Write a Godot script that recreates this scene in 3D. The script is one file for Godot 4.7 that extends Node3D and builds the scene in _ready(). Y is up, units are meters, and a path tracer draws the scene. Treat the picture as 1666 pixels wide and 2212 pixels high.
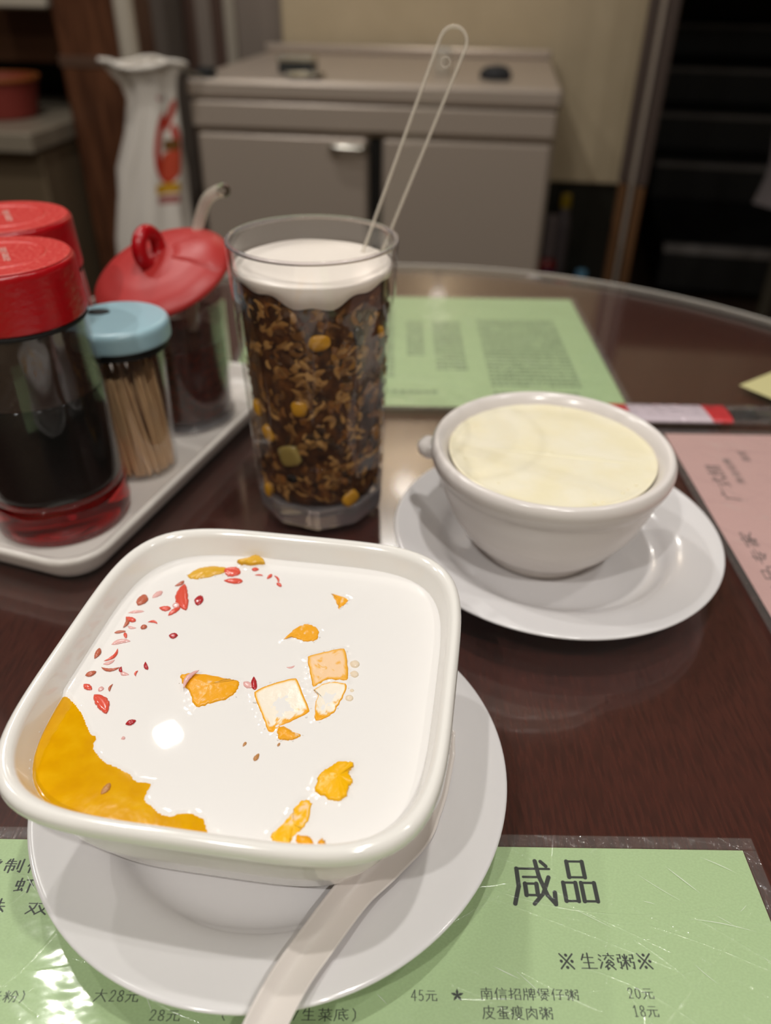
extends Node3D

# A café table with desserts, seen from a seat at its near edge. Metres, y up, table top at y = 0.
const FLOOR_Y := -0.75
const CEIL_Y := 1.66
const YAW := 7.2            # the room stands turned by this against the table
var taken := {}
var M := {}
var rng := RandomNumberGenerator.new()
var glyphs := {}

func _ready() -> void:
	rng.seed = 7
	# ---- camera
	var cam := Camera3D.new()
	cam.name = "camera"
	add_child(cam)
	cam.position = Vector3(0, 0.2616, 0)
	cam.basis = Basis(Vector3.RIGHT, deg_to_rad(-34.65)) * Basis(Vector3.BACK, deg_to_rad(0.8976))
	cam.near = 0.02
	cam.far = 40.0
	var ca := CameraAttributesPhysical.new()
	ca.frustum_focal_length = 18.39
	ca.frustum_focus_distance = 0.272
	ca.exposure_aperture = 4.6
	cam.attributes = ca
	cam.fov = 2.0 * rad_to_deg(atan(1106.0 / 1695.1))
	cam.current = true
	# ---- surroundings and exposure
	var we := WorldEnvironment.new()
	we.name = "surroundings"
	var env := Environment.new()
	env.background_mode = Environment.BG_COLOR
	env.background_color = Color(0.02, 0.02, 0.02)
	env.tonemap_mode = Environment.TONE_MAPPER_LINEAR
	env.tonemap_exposure = 0.53
	env.sdfgi_enabled = true
	env.ssao_enabled = true
	env.ssil_enabled = true
	we.environment = env
	add_child(we)
	make_materials()
	make_glyphs()
	# ---- lamps: what the milk, the table and the sleeves mirror
	downlight(Vector3(-0.61, CEIL_Y, -1.475), 1.5, "round ceiling downlight over the far side of the table, nearest the brown column")
	downlight(Vector3(-0.66, CEIL_Y, -0.84), 0.9, "round ceiling downlight over the condiment tray side of the table")
	downlight(Vector3(0.16, CEIL_Y, -0.22), 1.3, "round ceiling downlight right above the near edge of the table")
	downlight(Vector3(0.95, CEIL_Y, -0.2), 0.7, "round ceiling downlight over the pink menu side of the table")
	downlight(Vector3(0.35, CEIL_Y, 0.75), 2.0, "round ceiling downlight behind the viewer on the stairs side")
	downlight(Vector3(-0.6, CEIL_Y, 0.7), 2.0, "round ceiling downlight behind the viewer on the column side")
	downlight(Vector3(-1.3, CEIL_Y, -0.95), 1.2, "round ceiling downlight before the side counter on the left")
	downlight(Vector3(0.0125, CEIL_Y, -2.45), 0.45, "round ceiling downlight before the steel cooler")
	globe_lamp(Vector3(0.075, 1.42, -2.63), 0.045, 0.14, "white globe lamp on the beige wall high above the cooler")
	globe_lamp(Vector3(0.170, 0.664, -2.655), 0.026, 0.012, "small white globe lamp on the beige wall above the cooler")
	# ---- room, then the things
	room()
	background()
	table()
	menus()
	tray_group()
	drink()
	soup_bowl()
	front_dessert()
	soup_spoon()
	wrapper()

# ---------------------------------------------------------------- naming
func numbered(called: String) -> String:
	if not taken.has(called):
		taken[called] = 0
		return called
	taken[called] += 1
	return "%s_%03d" % [called, taken[called]]

func thing(called: String, label: String, category: String, at := Vector3.ZERO, turn := 0.0, group := "") -> Node3D:
	var o := Node3D.new()
	o.name = numbered(called)
	add_child(o, true)
	o.position = at
	o.rotation.y = turn
	tag(o, label, category, group)
	return o

func tag(o: Node, label: String, category: String, group := "") -> void:
	o.set_meta("label", label)
	o.set_meta("category", category)
	if group != "":
		o.set_meta("group", group)

func obj(called: String, mesh: Mesh, m: Material, parent: Node3D = null, at := Vector3.ZERO, turn := Vector3.ZERO) -> MeshInstance3D:
	var o := MeshInstance3D.new()
	o.mesh = mesh
	o.material_override = m
	o.name = numbered(called) if parent == null else called
	if parent == null:
		add_child(o, true)
	else:
		parent.add_child(o, true)
	o.position = at
	o.rotation = turn
	return o

func struct(called: String, mesh: Mesh, m: Material, at := Vector3.ZERO, turn := 0.0) -> MeshInstance3D:
	var o := obj(called, mesh, m, null, at, Vector3(0, turn, 0))
	o.set_meta("kind", "structure")
	return o

func room_at(x: float, y: float, z: float) -> Vector3:
	return Basis(Vector3.UP, deg_to_rad(-YAW)) * Vector3(x, y, z)

# ---------------------------------------------------------------- shapes
func grid(rows: Array, wrap: bool, tint: Array = [], flat := false) -> ArrayMesh:
	# rows of points, first row lowest on the outside; winding faces outwards for a lathe whose profile rises
	var st := SurfaceTool.new()
	st.begin(Mesh.PRIMITIVE_TRIANGLES)
	if flat:
		st.set_smooth_group(-1)
	var n: int = rows[0].size()
	var m: int = n if wrap else n - 1
	for i in rows.size() - 1:
		var a: PackedVector3Array = rows[i]
		var b: PackedVector3Array = rows[i + 1]
		for j in m:
			var k := (j + 1) % n
			var u0 := float(j) / m
			var u1 := float(j + 1) / m
			var v0 := float(i) / (rows.size() - 1)
			var v1 := float(i + 1) / (rows.size() - 1)
			var q := [[a[j], u0, v0, i, j], [a[k], u1, v0, i, k], [b[j], u0, v1, i + 1, j], [a[k], u1, v0, i, k], [b[k], u1, v1, i + 1, k], [b[j], u0, v1, i + 1, j]]
			if a[j].is_equal_approx(a[k]):
				q = q.slice(3)
			elif b[j].is_equal_approx(b[k]):
				q = q.slice(0, 3)
			for c in q:
				st.set_uv(Vector2(c[1], c[2]))
				if tint.size():
					st.set_color(tint[c[3]][c[4]])
				st.add_vertex(c[0])
	st.generate_normals()
	return st.commit()

func rounded(prof: Array, r: float, steps := 4) -> Array:
	# a profile whose corners are rounded off
	var out := [prof[0]]
	for i in range(1, prof.size() - 1):
		var p: Vector2 = prof[i]
		var a: Vector2 = prof[i - 1] - p
		var b: Vector2 = prof[i + 1] - p
		var ra := minf(r, a.length() * 0.45)
		var rb := minf(r, b.length() * 0.45)
		var pa := p + a.normalized() * ra
		var pb := p + b.normalized() * rb
		for s in steps + 1:
			var t := float(s) / steps
			out.append(pa.lerp(p, t).lerp(p.lerp(pb, t), t))
	out.append(prof[-1])
	return out

func held(prof: Array) -> Array:
	# extra points close to the ends of long straight runs, so that these stay flat
	var out := [prof[0]]
	for i in range(1, prof.size()):
		var a: Vector2 = prof[i - 1]
		var b: Vector2 = prof[i]
		var l := a.distance_to(b)
		var before: float = a.distance_to(prof[i - 2]) if i > 1 else l
		var after: float = b.distance_to(prof[i + 1]) if i + 1 < prof.size() else l
		if l > 4.0 * before and before > 0.0:
			out.append(a.move_toward(b, clampf(before, 0.0002, l * 0.2)))
		if l > 4.0 * after and after > 0.0:
			out.append(b.move_toward(a, clampf(after, 0.0002, l * 0.2)))
		out.append(b)
	return out

func lathe(prof: Array, n := 64, bump: Array = []) -> ArrayMesh:
	# bump: [how many flutes, depth, from y, full at y]
	var rows := []
	for p: Vector2 in held(prof):
		var row := PackedVector3Array()
		for j in n:
			var a := TAU * j / n
			var r := p.x
			if bump.size() and r > 0.0:
				var share := clampf((p.y - bump[2]) / (bump[3] - bump[2]), 0.0, 1.0)
				r *= 1.0 - bump[1] * share * absf(cos(a * bump[0] * 0.5))
			row.append(Vector3(r * cos(a), p.y, r * sin(a)))
		rows.append(row)
	return grid(rows, true)

func square_loft(prof: Array, e0 := 4.4, n := 144) -> ArrayMesh:
	# like a lathe, with rounded squares for rings; the exponent falls off a little towards the foot
	var rows := []
	for p: Vector2 in held(prof):
		var row := PackedVector3Array()
		for j in n:
			row.append(square_point(p.x, p.y, TAU * j / n, e0 if p.x > 0.05 else lerpf(3.2, e0, clampf((p.x - 0.04) / 0.01, 0, 1))))
		rows.append(row)
	return grid(rows, true)

func square_point(half: float, y: float, a: float, e: float) -> Vector3:
	var c := cos(a)
	var s := sin(a)
	var k := half / pow(pow(absf(c), e) + pow(absf(s), e), 1.0 / e)
	return Vector3(k * c, y, k * s)

func box(size: Vector3, b := 0.002) -> ArrayMesh:
	# a box with chamfered edges, its origin in the middle of its bottom face
	var st := SurfaceTool.new()
	st.begin(Mesh.PRIMITIVE_TRIANGLES)
	st.set_smooth_group(-1)
	var h := size / 2.0
	b = minf(b, minf(h.x, minf(h.y, h.z)) * 0.5)
	var faces := []
	for ax in 3:
		for s in [-1.0, 1.0]:
			var q := []
			for c in [[-1, -1], [1, -1], [1, 1], [-1, 1]]:
				var p := Vector3.ZERO
				p[ax] = s * h[ax]
				p[(ax + 1) % 3] = c[0] * (h[(ax + 1) % 3] - b)
				p[(ax + 2) % 3] = c[1] * (h[(ax + 2) % 3] - b)
				q.append(p)
			faces.append(q)
			var t := (ax + 1) % 3
			for s2 in [-1.0, 1.0]:
				var e := []
				for c in [-1.0, 1.0]:
					var p := Vector3.ZERO
					p[ax] = s * h[ax]
					p[t] = s2 * (h[t] - b)
					p[(ax + 2) % 3] = c * (h[(ax + 2) % 3] - b)
					e.append(p)
				for c in [1.0, -1.0]:
					var p := Vector3.ZERO
					p[ax] = s * (h[ax] - b)
					p[t] = s2 * h[t]
					p[(ax + 2) % 3] = c * (h[(ax + 2) % 3] - b)
					e.append(p)
				faces.append(e)
	for sx in [-1.0, 1.0]:
		for sy in [-1.0, 1.0]:
			for sz in [-1.0, 1.0]:
				faces.append([Vector3(sx * h.x, sy * (h.y - b), sz * (h.z - b)), Vector3(sx * (h.x - b), sy * h.y, sz * (h.z - b)), Vector3(sx * (h.x - b), sy * (h.y - b), sz * h.z)])
	for f in faces:
		var mid := Vector3.ZERO
		for p in f:
			mid += p
		var nrm: Vector3 = (f[1] - f[0]).cross(f[2] - f[0])
		if nrm.dot(mid) > 0.0:      # front faces run clockwise
			f.reverse()
		for k in range(1, f.size() - 1):
			for p in [f[0], f[k], f[k + 1]]:
				st.set_uv(Vector2(p.x, p.z))
				st.add_vertex(p + Vector3(0, h.y, 0))
	st.generate_normals()
	return st.commit()

func slab(outline: PackedVector2Array, y0: float, y1: float, bevel := 0.001) -> ArrayMesh:
	# a flat body with that outline (x, z), anticlockwise or not, with rounded edges
	var c := Vector2.ZERO
	for p in outline:
		c += p
	c /= outline.size()
	var area := 0.0
	for i in outline.size():
		area += outline[i].cross(outline[(i + 1) % outline.size()])
	if area < 0.0:
		outline.reverse()
	var rows := []
	for r in [[1e9, y0], [3.0, y0], [1.0, y0], [0.3, y0 + 0.3 * bevel], [0.0, y0 + bevel], [0.0, y1 - bevel], [0.3, y1 - 0.3 * bevel], [1.0, y1], [3.0, y1], [1e9, y1]]:
		var row := PackedVector3Array()
		for p in outline:
			var d := c - p
			var q := p + d.normalized() * minf(r[0] * bevel, d.length())
			row.append(Vector3(q.x, r[1], q.y))
		rows.append(row)
	return grid(rows, true)

func tube(path: PackedVector3Array, radii: Array, n := 16, squash := 1.0) -> ArrayMesh:
	var rows := []
	var up := Vector3.UP
	if absf((path[1] - path[0]).normalized().dot(up)) > 0.9:
		up = Vector3.RIGHT
	for i in path.size():
		var d := (path[mini(i + 1, path.size() - 1)] - path[maxi(i - 1, 0)]).normalized()
		var a := up.cross(d).normalized()
		up = d.cross(a).normalized()
		var row := PackedVector3Array()
		for j in n:
			var t := -TAU * j / n
			row.append(path[i] + (a * cos(t) + up * sin(t) * squash) * radii[mini(i, radii.size() - 1)])
		rows.append(row)
	var first := PackedVector3Array()
	var last := PackedVector3Array()
	for j in n:
		first.append(path[0])
		last.append(path[path.size() - 1])
	rows.push_front(first)
	rows.push_back(last)
	return grid(rows, true)

func smooth_path(pts: Array, per := 6) -> PackedVector3Array:
	var c := Curve3D.new()
	for i in pts.size():
		var t: Vector3 = (pts[mini(i + 1, pts.size() - 1)] - pts[maxi(i - 1, 0)]) / 6.0
		c.add_point(pts[i], -t, t)
	var out := PackedVector3Array()
	for i in pts.size() - 1:
		for s in per:
			out.append(c.sample(i, float(s) / per))
	out.append(pts[-1])
	return out

func sheet(x0: float, z0: float, w: float, d: float, nx: int, nz: int, height: Callable) -> ArrayMesh:
	# a sheet over x0.. x0+w, z0.. z0+d with uv 0..1; faces up
	var rows := []
	for i in nz + 1:
		var row := PackedVector3Array()
		for j in nx + 1:
			var x := x0 + w * j / nx
			var z := z0 + d * (nz - i) / nz
			row.append(Vector3(x, height.call(x, z), z))
		rows.append(row)
	var st := SurfaceTool.new()
	st.begin(Mesh.PRIMITIVE_TRIANGLES)
	for i in nz:
		for j in nx:
			for c in [[i, j], [i + 1, j], [i, j + 1], [i, j + 1], [i + 1, j], [i + 1, j + 1]]:
				st.set_uv(Vector2(float(c[1]) / nx, 1.0 - float(c[0]) / nz))
				st.add_vertex(rows[c[0]][c[1]])
	st.generate_normals()
	return st.commit()

# ---------------------------------------------------------------- materials
func mat(col: Color, rough := 0.5, metal := 0.0, o := {}) -> StandardMaterial3D:
	var m := StandardMaterial3D.new()
	m.albedo_color = col
	m.roughness = rough
	m.metallic = metal
	for k in o:
		m.set(k, o[k])
	return m

func pane(col: Color, alpha: float, rough := 0.03, o := {}) -> StandardMaterial3D:
	var m := mat(Color(col.r, col.g, col.b, alpha), rough, 0.0, o)
	m.transparency = BaseMaterial3D.TRANSPARENCY_ALPHA
	return m

func glass(col: Color, rough := 0.0, scale := 0.05) -> StandardMaterial3D:
	var m := mat(Color(col.r, col.g, col.b, 0.0), rough)
	m.transparency = BaseMaterial3D.TRANSPARENCY_ALPHA
	m.refraction_enabled = true
	m.refraction_scale = scale
	return m

func noise(sd: int, freq: float, cols: Array, offs: Array, size := 512, normal := false, octaves := 4, kind := FastNoiseLite.TYPE_SIMPLEX_SMOOTH) -> NoiseTexture2D:
	var f := FastNoiseLite.new()
	f.seed = sd
	f.frequency = freq
	f.noise_type = kind
	f.fractal_octaves = octaves
	var t := NoiseTexture2D.new()
	t.width = size
	t.height = size
	t.seamless = true
	t.noise = f
	t.as_normal_map = normal
	if cols.size():
		var g := Gradient.new()
		g.colors = PackedColorArray(cols)
		g.offsets = PackedFloat32Array(offs)
		t.color_ramp = g
	return t

func tri(m: StandardMaterial3D, scale: Vector3) -> StandardMaterial3D:
	m.uv1_triplanar = true
	m.uv1_scale = scale
	return m

func make_materials() -> void:
	M.porcelain = mat(Color(0.885, 0.872, 0.872), 0.13, 0.0, {"clearcoat_enabled": true, "clearcoat": 0.4, "clearcoat_roughness": 0.05})
	M.bowl = mat(Color(0.93, 0.915, 0.89), 0.12, 0.0, {"clearcoat_enabled": true, "clearcoat": 0.4, "clearcoat_roughness": 0.05})
	M.cup = mat(Color(0.89, 0.86, 0.84), 0.2)
	M.spoon = mat(Color(0.89, 0.855, 0.83), 0.2)
	M.tray = mat(Color(0.86, 0.83, 0.80), 0.25)
	M.milk = mat(Color(0.915, 0.90, 0.885), 0.02)
	M.puree = mat(Color.WHITE, 0.09, 0.0, {"albedo_texture": noise(3, 0.012, [Color(0.80, 0.56, 0.0), Color(0.84, 0.61, 0.0), Color(0.87, 0.66, 0.05)], [0.0, 0.5, 1.0]), "heightmap_enabled": true, "heightmap_texture": noise(4, 0.01, [], []), "heightmap_scale": 0.01})
	tri(M.puree, Vector3(12, 12, 12))
	M.mango = mat(Color.WHITE, 0.27, 0.0, {"vertex_color_use_as_albedo": true, "metallic_specular": 0.4, "heightmap_enabled": true, "heightmap_texture": noise(5, 0.02, [], []), "heightmap_scale": 0.006})
	tri(M.mango, Vector3(40, 40, 40))
	M.pomelo = mat(Color(0.85, 0.33, 0.26), 0.15)
	M.pomelo_dark = mat(Color(0.68, 0.16, 0.18), 0.18)
	M.pomelo_brown = mat(Color(0.72, 0.38, 0.28), 0.2)
	M.pomelo_pale = mat(Color(0.88, 0.68, 0.66), 0.15)
	M.sago = mat(Color(0.90, 0.83, 0.73), 0.1)
	M.pudding = mat(Color.WHITE, 0.16, 0.0, {"albedo_texture": noise(6, 0.006, [Color(0.94, 0.90, 0.77), Color(0.945, 0.91, 0.80), Color(0.95, 0.92, 0.83)], [0.2, 0.5, 0.8]), "heightmap_enabled": true, "heightmap_texture": noise(7, 0.012, [], []), "heightmap_scale": 0.02})
	tri(M.pudding, Vector3(9, 9, 9))
	M.pudding_skin = mat(Color(0.945, 0.91, 0.79), 0.2)
	# dark reddish wood, grain along z, under a sheet of glass
	M.wood = mat(Color.WHITE, 0.16, 0.0, {"albedo_texture": noise(11, 0.02, [Color(0.225, 0.098, 0.078), Color(0.275, 0.122, 0.096), Color(0.30, 0.14, 0.107)], [0.2, 0.5, 0.85], 1024), "clearcoat_enabled": true, "clearcoat": 0.8, "clearcoat_roughness": 0.2})
	tri(M.wood, Vector3(24, 6, 2.6))
	M.table_glass = pane(Color(0.55, 0.5, 0.47), 0.02, 0.04)
	M.glass_edge = mat(Color(0.80, 0.77, 0.73), 0.35)
	M.sleeve = pane(Color(0.85, 0.85, 0.83), 0.04, 0.09, {"heightmap_enabled": true, "heightmap_texture": sleeve_relief(), "heightmap_scale": 0.05})
	M.clear = pane(Color(0.9, 0.9, 0.88), 0.012, 0.02)
	M.clear_edge = pane(Color(0.92, 0.88, 0.82), 0.34, 0.05)
	M.film = pane(Color(0.9, 0.9, 0.9), 0.035, 0.08, {"heightmap_enabled": true, "heightmap_texture": noise(15, 0.02, [], []), "heightmap_scale": 0.15})
	tri(M.film, Vector3(12, 12, 12))
	M.jar_glass = pane(Color(0.85, 0.84, 0.8), 0.012, 0.02)
	M.crystal = mat(Color(0.93, 0.91, 0.92, 0.10), 0.02, 0.0, {"transparency": BaseMaterial3D.TRANSPARENCY_ALPHA, "refraction_enabled": true, "refraction_scale": 0.05})
	M.plastic = glass(Color(0.98, 0.98, 0.97), 0.02, 0.045)
	M.red_base = mat(Color(0.86, 0.12, 0.16, 0.05), 0.02, 0.0, {"transparency": BaseMaterial3D.TRANSPARENCY_ALPHA, "refraction_enabled": true, "refraction_scale": 0.05})
	M.soy = mat(Color(0.018, 0.012, 0.012), 0.08, 0.0, {"metallic_specular": 0.3})
	M.soy_film = pane(Color(0.20, 0.11, 0.08), 0.5, 0.05)
	M.red = mat(Color(0.66, 0.02, 0.07), 0.28, 0.0, {"heightmap_enabled": true, "heightmap_texture": noise(8, 0.02, [], []), "heightmap_scale": 0.02})
	tri(M.red, Vector3(20, 20, 20))
	M.red_worn = mat(Color.WHITE, 0.38, 0.0, {"albedo_texture": noise(9, 0.03, [Color(0.76, 0.16, 0.15), Color(0.80, 0.24, 0.21), Color(0.84, 0.42, 0.38)], [0.2, 0.62, 0.95])})
	tri(M.red_worn, Vector3(22, 22, 22))
	M.lid = mat(Color(0.72, 0.20, 0.19), 0.42, 0.0, {"backlight_enabled": true, "backlight": Color(0.5, 0.12, 0.06)})
	M.print_white = mat(Color(0.88, 0.66, 0.62), 0.5)
	M.blue_lid = mat(Color(0.60, 0.73, 0.77), 0.3)
	M.black = mat(Color(0.02, 0.02, 0.02), 0.6)
	M.pick = mat(Color(0.86, 0.71, 0.53), 0.6)
	M.chili = mat(Color.WHITE, 0.25, 0.0, {"metallic_specular": 0.3, "albedo_texture": noise(12, 0.03, [Color(0.11, 0.03, 0.025), Color(0.26, 0.07, 0.045), Color(0.44, 0.15, 0.08)], [0.2, 0.55, 0.95])})
	tri(M.chili, Vector3(16, 16, 16))
	M.syrup = mat(Color.WHITE, 0.25, 0.0, {"metallic_specular": 0.3, "albedo_texture": noise(13, 0.012, [Color(0.15, 0.08, 0.045), Color(0.29, 0.165, 0.075), Color(0.47, 0.29, 0.13)], [0.25, 0.55, 0.9])})
	tri(M.syrup, Vector3(14, 9, 14))
	M.strand = mat(Color.WHITE, 0.25, 0.0, {"vertex_color_use_as_albedo": true, "cull_mode": BaseMaterial3D.CULL_DISABLED})
	M.kernel = mat(Color(0.74, 0.53, 0.13), 0.25)
	M.kernel_brown = mat(Color(0.50, 0.33, 0.13), 0.25)
	M.jelly = mat(Color(0.55, 0.47, 0.26), 0.15)
	M.jelly_dark = mat(Color(0.10, 0.085, 0.075), 0.12)
	M.foam = mat(Color(0.94, 0.90, 0.86), 0.3)
	M.husk = mat(Color(0.72, 0.50, 0.27), 0.3)
	M.scratch = mat(Color(0.95, 0.97, 0.92, 0.5), 0.3, 0.0, {"transparency": BaseMaterial3D.TRANSPARENCY_ALPHA, "cull_mode": BaseMaterial3D.CULL_DISABLED})
	M.crumb = mat(Color(0.45, 0.22, 0.17), 0.6)
	# room
	M.wall = mat(Color.WHITE, 0.75, 0.0, {"albedo_texture": noise(21, 0.01, [Color(0.75, 0.68, 0.56), Color(0.78, 0.71, 0.59)], [0.0, 1.0])})
	tri(M.wall, Vector3(1.5, 1.5, 1.5))
	M.ceiling = mat(Color(0.80, 0.77, 0.72), 0.9)
	M.floor = mat(Color(0.20, 0.15, 0.12), 0.4)
	M.dado = mat(Color(0.13, 0.13, 0.11), 0.3)
	M.panel = mat(Color(0.30, 0.19, 0.12), 0.4)
	M.column = mat(Color.WHITE, 0.35, 0.0, {"albedo_texture": noise(22, 0.015, [Color(0.29, 0.17, 0.11), Color(0.40, 0.25, 0.165)], [0.3, 0.8])})
	tri(M.column, Vector3(4, 0.5, 4))
	M.steel = mat(Color(0.72, 0.665, 0.615), 0.36, 0.35)
	M.steel_bright = mat(Color(0.85, 0.84, 0.80), 0.25, 1.0)
	M.dark = mat(Color(0.045, 0.035, 0.03), 0.5)
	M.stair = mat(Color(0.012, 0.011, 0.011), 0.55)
	M.nosing = mat(Color(0.42, 0.40, 0.39), 0.5)
	M.post = mat(Color(0.42, 0.29, 0.18), 0.4)
	M.post_grey = mat(Color(0.30, 0.25, 0.23), 0.4)
	M.bag = mat(Color(0.90, 0.87, 0.83), 0.4, 0.0, {"backlight_enabled": true, "backlight": Color(0.3, 0.3, 0.28), "cull_mode": BaseMaterial3D.CULL_DISABLED})
	M.pale = mat(Color(0.70, 0.66, 0.60), 0.6)
	M.stone = mat(Color(0.52, 0.48, 0.42), 0.35)
	M.front = mat(Color(0.42, 0.36, 0.28), 0.5)
	M.door = mat(Color(0.56, 0.51, 0.47), 0.5)
	M.door_dark = mat(Color(0.38, 0.29, 0.25), 0.5)
	M.lamp = mat(Color(1, 1, 1), 0.5, 0.0, {"emission_enabled": true, "emission": Color(1.0, 0.97, 0.92), "emission_energy_multiplier": 26.0})
	M.lamp_dim = mat(Color(1, 1, 1), 0.5, 0.0, {"emission_enabled": true, "emission": Color(1.0, 0.94, 0.88), "emission_energy_multiplier": 2.4})
	M.white = mat(Color(0.85, 0.84, 0.82), 0.5)

func sleeve_relief() -> ImageTexture:
	# fine scratches and creases of a worn plastic sleeve, as heights
	var n := 1024
	var im := Image.create(n, n, false, Image.FORMAT_RGB8)
	im.fill(Color(0.5, 0.5, 0.5))
	var f := FastNoiseLite.new()
	f.seed = 31
	f.frequency = 0.012
	f.fractal_octaves = 3
	for y in n:
		for x in n:
			var v := 0.5 + 0.22 * f.get_noise_2d(x, y * 1.3)
			im.set_pixel(x, y, Color(v, v, v))
	var r := RandomNumberGenerator.new()
	r.seed = 32
	for k in 230:
		var p := Vector2(r.randf() * n, r.randf() * n)
		var a := r.randf_range(0.2, 0.8) if r.randf() < 0.7 else r.randf_range(-1.2, 2.5)
		var l := r.randf_range(30, 330)
		var bend := r.randf_range(-0.004, 0.004)
		var h := r.randf_range(0.15, 0.5)
		for s in int(l):
			p += Vector2(cos(a), sin(a))
			a += bend
			var c := im.get_pixel(posmod(int(p.x), n), posmod(int(p.y), n))
			var v := minf(c.r + h, 1.0)
			im.set_pixel(posmod(int(p.x), n), posmod(int(p.y), n), Color(v, v, v))
	return ImageTexture.create_from_image(im)

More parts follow.
